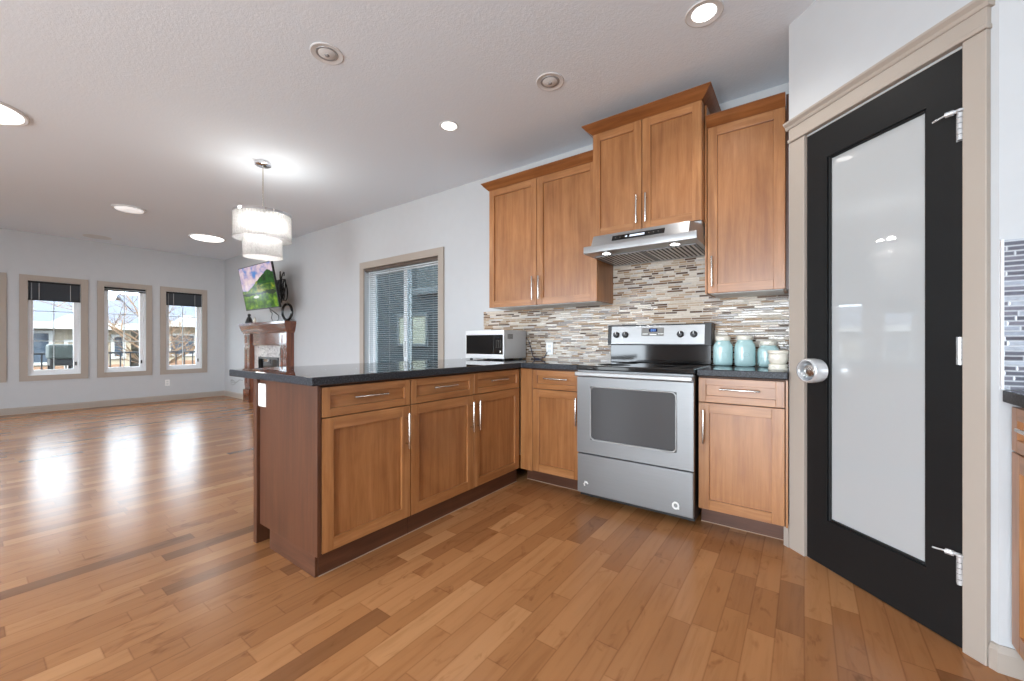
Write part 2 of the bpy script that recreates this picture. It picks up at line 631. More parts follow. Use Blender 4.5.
def mk_screen():
    """a green valley under a cloudy sky, as the set shows it"""
    k = N('television_picture')
    tc = k.n('ShaderNodeTexCoord')
    sx = k.n('ShaderNodeSeparateXYZ')
    k.l(tc.outputs['Generated'], sx.inputs[0])
    u, v = sx.outputs[0], sx.outputs[2]
    p = k.coords((1, 1, 1), kind='Generated')
    n1 = k.noise(p, 4.0, 5.0)
    n2 = k.noise(p, 9.0, 5.0)
    sky = k.ramp(n1, [(0.40, srgb(96, 146, 214)), (0.50, srgb(214, 190, 214)), (0.62, srgb(246, 226, 226))])
    hill = k.ramp(n2, [(0.35, srgb(34, 80, 14)), (0.5, srgb(86, 124, 22)), (0.64, srgb(168, 170, 40))])
    hill2 = k.ramp(n2, [(0.35, srgb(14, 48, 20)), (0.6, srgb(40, 96, 30))])
    mead = k.ramp(n2, [(0.35, srgb(30, 74, 6)), (0.55, srgb(84, 132, 12)), (0.68, srgb(140, 176, 28))])
    # big peak on the right, ridge falling to the left
    pk = k.math('SUBTRACT', 0.86, k.math('MULTIPLY', k.math('ABSOLUTE', k.math('SUBTRACT', u, 0.86)), 0.62))
    pk = k.math('MULTIPLY_ADD', n2, 0.10, k.math('SUBTRACT', pk, 0.05))
    m1 = k.math('LESS_THAN', v, pk)
    rd = k.math('MULTIPLY_ADD', k.math('SINE', k.math('MULTIPLY_ADD', u, 5.0, 3.9)), 0.06, 0.50)
    m2 = k.math('LESS_THAN', v, rd)
    c = k.mix(m1, sky, hill2)
    half = k.math('MULTIPLY', m1, k.math('LESS_THAN', u, k.math('MULTIPLY_ADD', v, 0.35, 0.30)))
    c = k.mix(half, c, hill)
    c = k.mix(m2, c, hill)
    m3 = k.math('LESS_THAN', v, k.math('MULTIPLY_ADD', n1, 0.06, 0.30))
    c = k.mix(m3, c, mead)
    # dark hedge line, round tree, pale pond
    hd = k.math('LESS_THAN', k.math('ABSOLUTE', k.math('SUBTRACT', v, k.math('MULTIPLY_ADD', n2, 0.16, 0.27))), k.math('MULTIPLY_ADD', n1, 0.16, -0.045))
    c = k.mix(hd, c, srgb(26, 50, 14))
    du = k.math('MULTIPLY', k.math('SUBTRACT', u, 0.52), 1.6)
    dv = k.math('SUBTRACT', v, 0.46)
    dd = k.math('SQRT', k.math('ADD', k.math('MULTIPLY', du, du), k.math('MULTIPLY', dv, dv)))
    tr = k.math('LESS_THAN', k.math('MULTIPLY_ADD', n2, 0.05, dd), 0.115)
    c = k.mix(tr, c, k.ramp(n2, [(0.4, srgb(70, 84, 20)), (0.62, srgb(170, 158, 50))]))
    eu = k.math('DIVIDE', k.math('SUBTRACT', u, 0.40), 0.085)
    ev = k.math('DIVIDE', k.math('SUBTRACT', v, 0.275), 0.032)
    po = k.math('LESS_THAN', k.math('ADD', k.math('MULTIPLY', eu, eu), k.math('MULTIPLY', ev, ev)), 1.0)
    c = k.mix(po, c, srgb(232, 232, 220))
    k.set(Base_Color=(0.01, 0.01, 0.01, 1), Roughness=0.12, Specular_IOR_Level=0.15, Emission_Color=c, Emission_Strength=0.8)
    return k.m


SCREEN = mk_screen()

# ------------------------------------------------------------------ room shell
XL, YB, ZC = -9.75, 3.22, 2.82          # far wall (windows), wall of the range, ceiling
YF, XR = -3.2, 1.32                     # wall behind the camera, wall on the camera's right
T = 0.16

tag(MB().box(XL - T, XR + T, YF - T, YB + T, -0.08, 0.0).build('floor', FLOOR), 'medium brown maple strip floor with a satin shine', 'floor', kind='structure')
tag(MB().box(XL - T, XR + T, YF - T, YB + T, ZC, ZC + 0.2).build('ceiling', CEIL), 'white knockdown textured ceiling over the whole open room', 'ceiling', kind='structure')


def wall_along(name, axis, pos, thick, a0, a1, z0, z1, holes, label):
    """wall with rectangular holes [(a, b, zlo, zhi)], running along x or y"""
    b = MB()

    def add(p, q, lo, hi):
        if q - p < 1e-4 or hi - lo < 1e-4:
            return
        if axis == 'x':
            b.box(p, q, min(pos, pos + thick), max(pos, pos + thick), lo, hi)
        else:
            b.box(min(pos, pos + thick), max(pos, pos + thick), p, q, lo, hi)
    cur = a0
    for (p, q, lo, hi) in sorted(holes):
        add(cur, p, z0, z1)
        add(p, q, z0, lo)
        add(p, q, hi, z1)
        cur = q
    add(cur, a1, z0, z1)
    return tag(b.build(name, WALL), label, 'wall', kind='structure')


WIN = [(-0.34, 0.396), (0.515, 1.250), (1.356, 2.070), (2.184, 2.915)]   # casing outer edges (y) on the far wall
WZ0, WZ1, CW = 0.500, 2.155, 0.085
far_holes = [(a + CW - 0.004, b - CW + 0.004, WZ0 + CW - 0.004, WZ1 - CW + 0.004) for a, b in WIN]
wall_along('wall_left', 'y', XL, -T, YF - T, YB + T, 0, ZC, far_holes, 'pale grey far living room wall holding four tall windows')
SL = (-4.915, -3.295, 2.185)             # slider casing left, right, top
wall_along('wall_back', 'x', YB, T, XL, XR + T, 0, ZC, [(SL[0] + 0.085, SL[1] - 0.085, 0.0, SL[2] - 0.085)], 'long white wall behind the range, sliding door and fireplace')
wall_along('wall_front', 'x', YF, -T, XL, XR + T, 0, ZC, [(-1.6, 0.7, 0.2, 2.4), (-6.2, -3.0, 0.2, 2.4)], 'white wall opposite the range with two wide openings')
wall_along('wall_right', 'y', XR, T, YF, 2.05 + 0.1, 0, ZC, [], 'white wall behind the right hand counter')

# corner pantry: return wall beside the base cabinet, 45 degree door wall, return wall over the right counter
PA = Vector((-0.068, 2.643, 0))          # left end of the angled face
PB = Vector((0.527, 2.048, 0))           # right end
wall_along('wall_pantry_return', 'y', -0.068, 0.10, 2.643, YB, 0, ZC, [], 'narrow white pantry wall closing the right end of the range counter')
wall_along('wall_pantry_side', 'x', 2.048, 0.10, 0.527, XR, 0, ZC, [], 'bright white wall above the counter right of the pantry door')
pd = empty('wall_pantry', (PA.x, PA.y, 0), -PI / 4, 'angled white wall around the black pantry door', 'wall', kind='structure')
PL = (PB - PA).length
O0, O1, OZ = 0.114, 0.756, 2.154         # opening along the angled wall
b = MB()
b.box(0, O0, 0, 0.10, 0, ZC).box(O1, PL, 0, 0.10, 0, ZC).box(O0, O1, 0, 0.10, OZ, ZC)
b.build('wall_face', WALL, pd)

# baseboards


def baseboard(name, axis, pos, sgn, a0, a1, label, h=0.105, th=0.014):
    prof = [(0, 0), (th, 0), (th, h - 0.022), (th * 0.55, h - 0.006), (th * 0.4, h), (0, h)]
    b = MB()
    if axis == 'x':     # runs along x, sticks out to sgn*y
        M = Matrix(((0, 0, 1, a0), (sgn, 0, 0, pos), (0, 1, 0, 0), (0, 0, 0, 1)))
    else:
        M = Matrix(((sgn, 0, 0, pos), (0, 0, 1, a0), (0, 1, 0, 0), (0, 0, 0, 1)))
    b.prism(prof, a1 - a0, M)
    bmesh.ops.recalc_face_normals(b.bm, faces=b.bm.faces)
    return tag(b.build(name, TRIM), label, 'baseboard', kind='structure')


baseboard('baseboard_left', 'y', XL, 1, YF, YB, 'taupe baseboard along the foot of the far window wall')
baseboard('baseboard_back', 'x', YB, -1, XL + 0.02, -8.46, 'taupe baseboard between room corner and fireplace')
baseboard('baseboard_center', 'x', YB, -1, -6.76, SL[0], 'taupe baseboard between fireplace and sliding door')
baseboard('baseboard_front', 'x', YF, 1, XL + 0.02, XR, 'taupe baseboard along the wall opposite the range')
baseboard('baseboard_right', 'x', 2.048, -1, 0.5205, 0.62, 'short taupe baseboard right of the pantry door casing', h=0.088)
bl = MB()
bl.prism([(0, 0), (0.014, 0), (0.014, 0.070), (0.007, 0.084), (0, 0.088)], 0.0225, Matrix(((0, 0, 1, 0.8235), (-1, 0, 0, 0), (0, 1, 0, 0), (0, 0, 0, 1))))
bmesh.ops.recalc_face_normals(bl.bm, faces=bl.bm.faces)
o = bl.build('baseboard_corner', TRIM)
o.location = (PA.x, PA.y, 0)
o.rotation_euler = (0, 0, -PI / 4)
tag(o, 'sliver of taupe baseboard at the outer corner of the pantry wall', 'baseboard', kind='structure')
bl = MB()
bl.prism([(0, 0), (0.014, 0), (0.014, 0.11), (0.006, 0.125), (0, 0.125)], 0.03, Matrix(((0, 0, 1, -0.002), (-1, 0, 0, 0), (0, 1, 0, 0), (0, 0, 0, 1))))
bmesh.ops.recalc_face_normals(bl.bm, faces=bl.bm.faces)
o = bl.build('baseboard_pantry', TRIM)
o.location = (PA.x - 0.012, PA.y - 0.002, 0)
o.rotation_euler = (0, 0, -PI / 4)
tag(o, 'stub of taupe baseboard left of the pantry door casing', 'baseboard', kind='structure')


def frame_casing(x0, x1, z0, z1, w, th, sill=True):
    """flat casing with an eased edge, in local XZ, front at y=-th"""
    b = MB()
    b.ring_frame(x0, x1, z0, z1, w, w, w if sill else 0, w, -th, 0)
    return b


# far-wall windows ----------------------------------------------------------
WLAB = ['far wall window cut by the left edge of the photo, only its taupe casing shows',
        'second far wall window, its view holding a covered grill and a railing',
        'third far wall window with blind fully raised and bare tree outside',
        'far wall window nearest the fireplace corner']
for i, (a, c) in enumerate(WIN):
    w = c - a
    root = empty('window_%d' % (i + 1), (XL, a, 0), PI / 2, WLAB[i], 'window', kind='structure')   # local x -> +y, local -y -> +x (into the room)
    frame_casing(0, w, WZ0, WZ1, CW, 0.018).build('window_casing', TRIM, root)
    i0, i1, j0, j1 = CW - 0.004, w - CW + 0.004, WZ0 + CW - 0.004, WZ1 - CW + 0.004
    b = MB()
    b.ring_frame(i0, i1, j0, j1, 0.030, 0.030, 0.040, 0.030, 0.03, 0.13, 0.003)
    b.build('window_frame', VINYL, root)
    s0, s1, t0, t1 = i0 + 0.030, i1 - 0.030, j0 + 0.040, j1 - 0.030
    b = MB()
    b.ring_frame(s0, s1, t0, t1, 0.036, 0.05, 0.045, 0.036, 0.055, 0.105, 0.004)
    b.build('window_sash', VINYL, root)
    MB().box(s0 + 0.03, s1 - 0.045, 0.080, 0.084, t0 + 0.04, t1 - 0.03).build('window_pane', PANE, root)
    b = MB()
    mx = (s0 + s1) / 2 - 0.005
    b.box(mx - 0.006, mx + 0.006, 0.086, 0.092, t0 + 0.04, t1 - 0.03)
    for q in (0.355, 0.69):
        z = t0 + (t1 - t0) * q
        b.box(s0 + 0.03, s1 - 0.045, 0.086, 0.092, z - 0.006, z + 0.006)
    b.build('window_muntin', VINYL, root)
    b = MB()
    b.box(s1 - 0.034, s1 - 0.016, 0.040, 0.056, t0 + 0.10, t0 + 0.16, 0.003).cyl((s1 - 0.025, 0.045, t0 + 0.15), (s1 - 0.025, 0.020, t0 + 0.11), 0.005, 8)
    b.build('window_handle', BLACKMAT, root)

BL = [(1, 0.29, 'black mini blind a fifth lowered in the second far wall window'),
      (2, 0.055, 'black mini blind fully gathered up in the third far wall window'),
      (3, 0.245, 'black mini blind a fifth lowered in the window nearest the fireplace'),
      (0, 0.25, 'black mini blind in the window at the left picture edge')]
for i, drop, lab in BL:
    if i == 0:
        continue
    a, c = WIN[i]
    w = c - a
    root = empty('window_blind', (XL, a, 0), PI / 2, lab, 'blind', 'black blinds on the far wall windows')
    i0, i1, zt = CW + 0.004, w - CW - 0.004, WZ1 - CW - 0.002
    MB().box(i0, i1, 0.002, 0.028, zt - 0.03, zt, 0.003).build('headrail', BLACKMAT, root)
    b = MB()
    ns = max(6, int((drop - 0.05) / 0.011))
    for k in range(ns):
        z = zt - 0.034 - (drop - 0.055) * k / max(1, ns - 1) - 0.004
        M = Matrix.Translation((0, 0.015, z)) @ Matrix.Rotation(D2R(62 if drop > 0.1 else 5), 4, 'X')
        b.box(i0 + 0.003, i1 - 0.003, -0.012, 0.012, -0.0006, 0.0006, M=M)
    b.build('slats', BLACKBLIND, root)
    MB().box(i0, i1, 0.004, 0.026, zt - drop - 0.012, zt - drop + 0.006, 0.003).build('bottom_rail', BLACKMAT, root)
    for q in (0.2, 0.8):
        x = i0 + (i1 - i0) * q
        MB().box(x - 0.004, x + 0.004, 0.0, 0.0015, zt - drop, zt - 0.03).build('ladder_tape', BLINDCORD, root)
    MB().tube([(i0 + 0.035, 0.004, zt - 0.03), (i0 + 0.037, 0.006, zt - 0.8), (i0 + 0.035, 0.006, zt - 1.15)], 0.0022, 6).build('pull_cord', BLINDCORD, root)

# sliding patio door on the back wall ----------------------------------------
root = empty('door_2', (SL[0], YB, 0), 0, 'sliding glass patio door with taupe casing behind the peninsula', 'door', kind='structure')
w = SL[1] - SL[0]
frame_casing(0, w, 0, SL[2], 0.088, 0.018, sill=False).build('door_casing', TRIM, root)
i0, i1, zt = 0.086, w - 0.086, SL[2] - 0.086
MB().ring_frame(i0, i1, 0.0, zt, 0.025, 0.025, 0.03, 0.03, 0.065, 0.158, 0.003).build('door_frame', VINYL, root)
mid = (i0 + i1) / 2 + 0.065
for nm, p, q, y0 in (('fixed_panel', i0 + 0.025, mid, 0.118), ('sliding_panel', mid - 0.06, i1 - 0.025, 0.075)):
    pn = MB().ring_frame(p, q, 0.03, zt - 0.03, 0.065 if nm == 'sliding_panel' else 0.05, 0.055, 0.09, 0.05, y0, y0 + 0.035, 0.003).build(nm, VINYL, root)
    MB().box(p + 0.045, q - 0.045, y0 + 0.016, y0 + 0.020, 0.11, zt - 0.07).build('door_pane', PANE_TINT, pn)
    if nm == 'sliding_panel':
        MB().box(p + 0.02, p + 0.04, y0 - 0.022, y0 - 0.001, 0.92, 1.12, 0.004).build('door_handle', WHITEPL, pn)
root = empty('window_blind', (SL[0], YB, 0), 0, 'white horizontal mini blind lowered over the sliding patio door', 'blind')
MB().box(i0 + 0.004, i1 - 0.004, 0.008, 0.05, zt - 0.042, zt - 0.002, 0.003).build('headrail', plain('brown_headrail', srgb(96, 84, 74), 0.4), root)
b = MB()
z = zt - 0.07
while z > 0.08:
    M = Matrix.Translation((0, 0.030, z)) @ Matrix.Rotation(D2R(-6), 4, 'X')
    b.box(i0 + 0.006, i1 - 0.006, -0.0125, 0.0125, -0.0009, 0.0009, M=M)
    z -= 0.027
b.build('slats', plain('white_slat', srgb(186, 190, 192), 0.5), root)
MB().box(i0 + 0.006, i1 - 0.006, 0.018, 0.042, 0.04, 0.062, 0.003).build('bottom_rail', WHITEPL, root)
for q in (0.08, 0.36, 0.64, 0.92):
    x = i0 + (i1 - i0) * q
    MB().cyl((x, 0.016, 0.06), (x, 0.016, zt - 0.04), 0.0012, 5).build('ladder_cord', BLINDCORD, root)

# pantry door ----------------------------------------------------------------
DW = O1 - O0
root = empty('trim_1', (PA.x, PA.y, 0), -PI / 4, 'taupe door casing with stepped crown header around the pantry door', 'trim', kind='structure')
CT = 0.020
for x0, x1 in ((0.022, O0), (O1, O1 + 0.066)):
    MB().box(x0, x1, -CT, 0, 0, OZ + 0.012, 0.003).build('side_casing', TRIM, root)
b = MB()
b.box(0.018, O1 + 0.071, -CT - 0.008, 0, OZ + 0.012, OZ + 0.030, 0.004)
b.box(0.022, O1 + 0.067, -CT, 0, OZ + 0.028, OZ + 0.088, 0.002)
prof = [(0, 0.086), (CT + 0.004, 0.086), (CT + 0.008, 0.094), (CT + 0.010, 0.100), (CT + 0.022, 0.113), (CT + 0.024, 0.122), (0, 0.122)]
b.prism(prof, O1 + 0.070, Matrix(((0, 0, 1, 0.006), (-1, 0, 0, 0), (0, 1, 0, OZ), (0, 0, 0, 1))))
bmesh.ops.recalc_face_normals(b.bm, faces=b.bm.faces)
b.build('header', TRIM, root)
b = MB()
b.box(O0 - 0.004, O0 + 0.012, -0.002, 0.10, 0, OZ).box(O1 - 0.012, O1 + 0.004, 0.0, 0.10, 0, OZ).box(O0, O1, -0.002, 0.10, OZ - 0.003, OZ + 0.004)
b.build('jamb', TRIM, root)

root = empty('door_1', (PA.x, PA.y, 0), -PI / 4, 'black pantry door with one tall frosted glass panel', 'door', kind='structure')
d0, d1, dz0, dz1 = O0 + 0.010, O1 - 0.004, 0.008, OZ - 0.004
g0, g1, gz0, gz1 = O0 + 0.119, O0 + 0.529, 0.238, 2.0
b = MB()
b.ring_frame(d0, d1, dz0, dz1, g0 - d0, d1 - g1, gz0 - dz0, dz1 - gz1, -0.012, 0.026)
# sticking (sloped glazing bead) round the glass
b.ring_frame(g0 - 0.001, g1 + 0.001, gz0 - 0.001, gz1 + 0.001, 0.012, 0.012, 0.012, 0.012, -0.006, 0.020, 0.004)
b.build('door_slab', BLACKDOOR, root)
MB().box(g0 + 0.008, g1 - 0.008, 0.004, 0.010, gz0 + 0.008, gz1 - 0.008).build('frosted_pane', FROST, root)
kb = empty('door_knob', (0, 0, 0))
kb.parent = root
kx, kz = O0 + 0.082, 0.962
R_out = Matrix.Translation((kx, -0.012, kz)) @ Matrix.Rotation(PI / 2, 4, 'X')     # local z -> -y (out of the door)
MB().lathe([(0.0, 0.0), (0.044, 0.0), (0.047, 0.004), (0.044, 0.012), (0.022, 0.016), (0.0, 0.016)], 32, M=R_out).build('rose', CHROME, kb, 40)
MB().lathe([(0.013, 0.014), (0.013, 0.030), (0.026, 0.036), (0.031, 0.050), (0.029, 0.062), (0.018, 0.066), (0.0, 0.067)], 32, M=R_out).build('knob', NICKEL, kb, 50)
COVER = plain('pale_chrome_cover', srgb(214, 216, 218), 0.16, 0.45)
MB().lathe([(0.050, 0.010), (0.058, 0.015), (0.061, 0.040), (0.060, 0.070), (0.056, 0.079), (0.050, 0.081), (0.047, 0.076), (0.047, 0.045), (0.048, 0.014)], 36, M=R_out).build('knob_cover', COVER, kb, 50)
b = MB()
for s in (0, 1):
    M2 = R_out @ Matrix.Rotation(D2R(35 + 180 * s), 4, 'Z')
    b.box(0.030, 0.049, -0.012, 0.012, 0.052, 0.072, 0.004, M=M2)
b.build('cover_grip', COVER, kb, 40)
for hz, stop in ((1.872, 1), (1.070, 0), (0.285, 1)):
    hg = empty('hinge', (0, 0, 0))
    hg.parent = root
    hx = O1 - 0.006
    b = MB()
    for q in range(5):
        b.cyl((hx, -0.020, hz - 0.05 + 0.02 * q + 0.001), (hx, -0.020, hz - 0.05 + 0.02 * q + 0.019), 0.0078, 12)
    b.box(hx - 0.014, hx + 0.014, -0.0145, -0.0125, hz - 0.05, hz + 0.05)
    b.build('hinge_barrel', COVER, hg, 40)
    if stop:
        b = MB()
        zz = hz + 0.056
        b.cyl((hx, -0.020, zz - 0.004), (hx, -0.020, zz + 0.004), 0.011, 14)
        b.tube([(hx, -0.020, zz), (hx - 0.014, -0.026, zz + 0.001), (hx - 0.018, -0.028, zz + 0.001)], 0.0065, 8)
        b.cyl((hx - 0.014, -0.026, zz), (hx - 0.034, -0.032, zz), 0.010, 12)
        b.cyl((hx - 0.034, -0.032, zz), (hx - 0.072, -0.034, zz - 0.006), 0.0035, 8)
        b.build('door_stop_arm', COVER, hg, 40)

# ------------------------------------------------------------------ cabinets


def pull(parent, x, y, z, length, vertical):
    """bar pull with two posts; y = face it stands on"""
    b = MB()
    r = 0.006
    if vertical:
        b.cyl((x, y - 0.030, z - length / 2), (x, y - 0.030, z + length / 2), r, 12, bev=0.001)
        for s in (-1, 1):
            b.cyl((x, y, z + s * length * 0.36), (x, y - 0.030, z + s * length * 0.36), 0.0048, 10)
    else:
        b.cyl((x - length / 2, y - 0.030, z), (x + length / 2, y - 0.030, z), r, 12, bev=0.001)
        for s in (-1, 1):
            b.cyl((x + s * length * 0.36, y, z), (x + s * length * 0.36, y - 0.030, z), 0.0048, 10)
    return b.build('pull_handle', NICKEL, parent, 40)


def shaker(name, parent, x0, x1, z0, z1, st=0.058, y0=0.0, th=0.020):
    """shaker front: frame mesh with the recessed panel as its child"""
    f = MB().ring_frame(x0, x1, z0, z1, st, st, st, st, y0, y0 + th, 0.0016, rails=1).build(name, [W_V, W_H], parent)
    MB().box(x0 + st - 0.004, x1 - st + 0.004, y0 + 0.0135, y0 + 0.0185, z0 + st - 0.004, z1 - st + 0.004).build('panel', W_P if (z1 - z0) > 0.25 else W_H, f)
    return f


def base_cabinet(loc, rz, w, depth, units, label, left_fill=0.0, right_fill=0.0, kick_back=0.095, group=None, fill_mat=None):
    root = empty('base_cabinet', loc, rz, label, 'cabinet', group)
    b = MB()
    b.box(0, w, 0.022, depth, 0.105, 0.898)
    b.build('body', GAP_DARK, root)
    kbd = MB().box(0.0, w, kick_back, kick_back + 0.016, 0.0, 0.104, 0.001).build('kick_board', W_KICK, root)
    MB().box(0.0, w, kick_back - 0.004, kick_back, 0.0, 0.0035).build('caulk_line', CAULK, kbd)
    x = left_fill
    if left_fill:
        MB().box(0, left_fill - 0.002, 0.002, 0.022, 0.106, 0.897, 0.001).build('filler_strip', W_V, root)
    if right_fill:
        MB().box(w - right_fill + 0.002, w, 0.002, 0.022, 0.106, 0.897, 0.001).build('filler_strip', W_V, root)
    for (uw, hside) in units:
        a, c = x + 0.0025, x + uw - 0.0025
        dr = shaker('drawer', root, a, c, 0.748, 0.890, st=0.040)
        pull(dr, (a + c) / 2, 0.0135, 0.828, 0.20, False)
        do = shaker('door', root, a, c, 0.112, 0.743)
        pull(do, c - 0.030 if hside == 'r' else a + 0.030, 0.0, 0.605, 0.20, True)
        x += uw
    return root


# peninsula, facing +x: local x -> +y, local y -> -x
PX = -1.815
base_cabinet((PX, 0.986, 0), PI / 2, 0.522, 0.60, [(0.522, 'r')], 'single door base cabinet at the free end of the peninsula', kick_back=0.030, group='maple base cabinets')
base_cabinet((PX, 1.510, 0), PI / 2, 1.080, 0.60, [(0.540, 'r'), (0.540, 'l')], 'two door peninsula base cabinet with paired handles', kick_back=0.030, group='maple base cabinets')
# wall run, facing -y
base_cabinet((-1.813, 2.60, 0), 0, 0.528, 0.605, [(0.415, 'r')], 'narrow base cabinet left of the stainless range', left_fill=0.113, group='maple base cabinets')
base_cabinet((-0.515, 2.60, 0), 0, 0.4445, 0.605, [(0.432, 'l')], 'single base cabinet between range and pantry wall', right_fill=0.0125, group='maple base cabinets')

# peninsula end panel, its kick board and the back panel on the living-room side
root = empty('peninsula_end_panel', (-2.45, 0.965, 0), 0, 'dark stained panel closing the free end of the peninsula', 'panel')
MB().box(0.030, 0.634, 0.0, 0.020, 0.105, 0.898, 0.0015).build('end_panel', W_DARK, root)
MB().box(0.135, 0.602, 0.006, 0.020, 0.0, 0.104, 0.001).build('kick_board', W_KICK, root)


tag(MB().box(-2.462, -2.424, 0.949, 3.20, 0.0, 0.898, 0.0015).build('peninsula_back_panel', W_DARK), 'dark stained panel along the living room side of the peninsula', 'panel')


def outlet(loc, rz, label, w=0.072, h=0.116, group='electrical outlets'):
    """duplex outlet; local front faces -y"""
    r = empty('wall_outlet', loc, rz, label, 'outlet', group)
    MB().box(-w / 2, w / 2, -0.006, 0, -h / 2, h / 2, 0.002).build('cover_plate', WHITEPL, r)
    for s in (-1, 1):
        MB().prism(rrect(-0.016, 0.016, -0.013, 0.013, 0.006), 0.0025, Matrix.Translation((0, -0.0085, s * 0.022)) @ XZ).build('socket', MELA, r)
    return r


outlet((-2.385, 0.965, 0.815), 0, 'white outlet on the dark end panel of the peninsula', w=0.09, h=0.125)
outlet((-1.905, 3.207, 1.045), 0, 'white outlet on the mosaic tile beside the microwave')
outlet((XL, 2.29, 0.34), PI / 2, 'white outlet low on the far wall beneath the last window')

# upper cabinets --------------------------------------------------------------


def crown(parent, w, d, z0, h, out, left, right, name='crown_moulding'):
    """sloped crown round the front and the free sides, mitred"""
    prof = [(0.0, 0.0), (0.003, 0.0), (0.30 * out, 0.22 * h), (0.62 * out, 0.52 * h), (0.95 * out, 0.88 * h), (out, 0.90 * h), (out, h), (0.0, h)]
    t = bmesh.new()
    path = []
    if left:
        path.append(('l', 0, d))
    path.append(('cl' if left else 'fl', 0, 0))
    path.append(('cr' if right else 'fr', w, 0))
    if right:
        path.append(('r', w, d))
    rings = []
    for k, x, y in path:
        ring = []
        for o_, z in prof:
            dx = {'l': -o_, 'cl': -o_, 'fl': 0, 'fr': 0, 'cr': o_, 'r': o_}[k]
            dy = 0 if k in 'lr' else -o_
            ring.append(t.verts.new((x + dx, y + dy, z0 + z)))
        rings.append(ring)
    for a, b_ in zip(rings, rings[1:]):
        for i in range(len(prof) - 1):
            t.faces.new((a[i], b_[i], b_[i + 1], a[i + 1]))
    t.faces.new(rings[0])
    t.faces.new(rings[-1])
    bmesh.ops.recalc_face_normals(t, faces=t.faces)
    m = MB()
    m._add(t)
    m.box(0.004, w - 0.004, 0.004, d, z0 + h - 0.012, z0 + h - 0.002)
    return m.build(name, W_CROWN, parent)


def upper_cabinet(loc, w, d, z0, z1, doors, label, ch, cout, left, right, hz, group='maple wall cabinets'):
    root = empty('wall_cabinet', (loc[0], loc[1], 0), 0, label, 'cabinet', group)
    MB().box(0, w, 0.022, d, z0 + 0.002, z1, 0.001).build('body', W_V, root)
    MB().box(0.016, w - 0.016, 0.030, d - 0.002, z0 - 0.004, z0 + 0.001).build('underside', MELA, root)
    MB().box(0.002, w - 0.002, 0.0205, 0.0219, z0 + 0.002, z1 - 0.004).build('gap_board', GAP_DARK, root)  # thin dark board added behind the doors to make their gaps look shaded
    x = 0.0
    for dw, hs in doors:
        a, c = x + 0.0025, x + dw - 0.0025
        do = shaker('door', root, a, c, z0, z1 - 0.004)
        pull(do, c - 0.030 if hs == 'r' else a + 0.030, 0.0, hz, 0.20, True)
        x += dw
    crown(root, w, d, z1 - 0.004, ch, cout, left, right)
    return root


upper_cabinet((-2.372, 2.890), 1.078, 0.328, 1.423, 2.512, [(0.525, 'r'), (0.553, 'l')], 'two door wall cabinet left of the range hood', 0.064, 0.055, True, False, 1.566)
upper_cabinet((-1.292, 2.805), 0.760, 0.413, 1.893, 2.668, [(0.372, 'r'), (0.388, 'l')], 'raised two door wall cabinet above the range hood', 0.060, 0.062, True, True, 2.035)
upper_cabinet((-0.518, 2.890), 0.428, 0.328, 1.423, 2.512, [(0.428, 'l')], 'single door wall cabinet next to the pantry wall', 0.060, 0.055, False, False, 1.562)
tag(MB().box(-0.0885, -0.0695, 2.915, 3.217, 1.423, 2.590).build('filler_panel', W_DARK), 'thin dark wood filler between right wall cabinet and pantry wall', 'panel')
tag(MB().box(-0.5295, -0.5195, 2.885, 3.217, 1.423, 2.66).build('filler_panel', W_V), 'narrow wood filler beside the hood under the raised cabinet', 'panel')

# counters ---------------------------------------------------------------------
CZ0, CZ1 = 0.903, 0.943


def counter(pts, label):
    b = MB()
    b.prism(pts, CZ1 - CZ0, Matrix.Translation((0, 0, CZ0)), 0.005)
    for f_ in b.bm.faces:
        f_.normal_update()
        f_.material_index = 0 if abs(f_.normal.z) > 0.9 else 1
    return tag(b.build('countertop', [GRANITE, GRANITE_EDGE]), label, 'countertop', 'black granite countertops')


counter([(-2.735, 0.925), (-1.787, 0.925), (-1.787, 2.570), (-1.284, 2.570), (-1.284, 3.214), (-2.735, 3.214)], 'L-shaped black granite top over the peninsula and left corner')
counter([(-0.518, 2.570), (-0.0705, 2.570), (-0.0705, 3.214), (-0.518, 3.214)], 'short black granite top right of the range under the jars')
# backsplash
tag(MB().box(-2.705, -0.0695, 3.207, 3.2195, 0.944, 1.42).box(-1.292, -0.53, 3.207, 3.2195, 1.42, 1.735).build('tile_backsplash', TILE), 'brown and cream linear mosaic tile behind the range', 'backsplash', kind='structure')

# right-hand counter run: only a sliver shows ------------------------------------
tag(MB().box(0.5355, XR - 0.002, 2.038, 2.0475, 0.944, 1.44).build('tile_backsplash', TILE_DAYLIT), 'mosaic tile right of the pantry door, daylight blue put into its colour', 'backsplash', kind='structure')
tag(MB().box(0.5285, 0.535, 2.034, 2.0475, 0.944, 1.442).build('trim_2', VINYL), 'white metal edge strip on the mosaic tile right of the pantry door', 'trim', kind='structure')
counter([(0.530, 1.2), (XR - 0.005, 1.2), (XR - 0.005, 2.033), (0.530, 2.033)], 'black granite top cut by the right edge, beside the pantry')
base_cabinet((0.549, 2.030, 0), -PI / 2, 0.80, 0.70, [(0.40, 'r'), (0.40, 'l')], 'base cabinet cut by the right edge, beside the pantry', kick_back=0.075, group='maple base cabinets')

# ------------------------------------------------------------------ range
root = empty('kitchen_range', (-1.278, 2.520, 0), 0, 'stainless steel electric range with black glass cooktop', 'stove')
RW = 0.756
b = MB()
b.box(0.004, RW - 0.004, 0.045, 0.66, 0.035, 0.905, 0.002)
for x in (0.05, RW - 0.05):
    for y in (0.14, 0.60):
        b.cyl((x, y, 0.0), (x, y, 0.04), 0.016, 12)
b.build('body', BLACKMAT, root)
dr = MB().box(0.002, RW - 0.002, 0.0, 0.040, 0.066, 0.336, 0.006).build('drawer', STEEL, root)
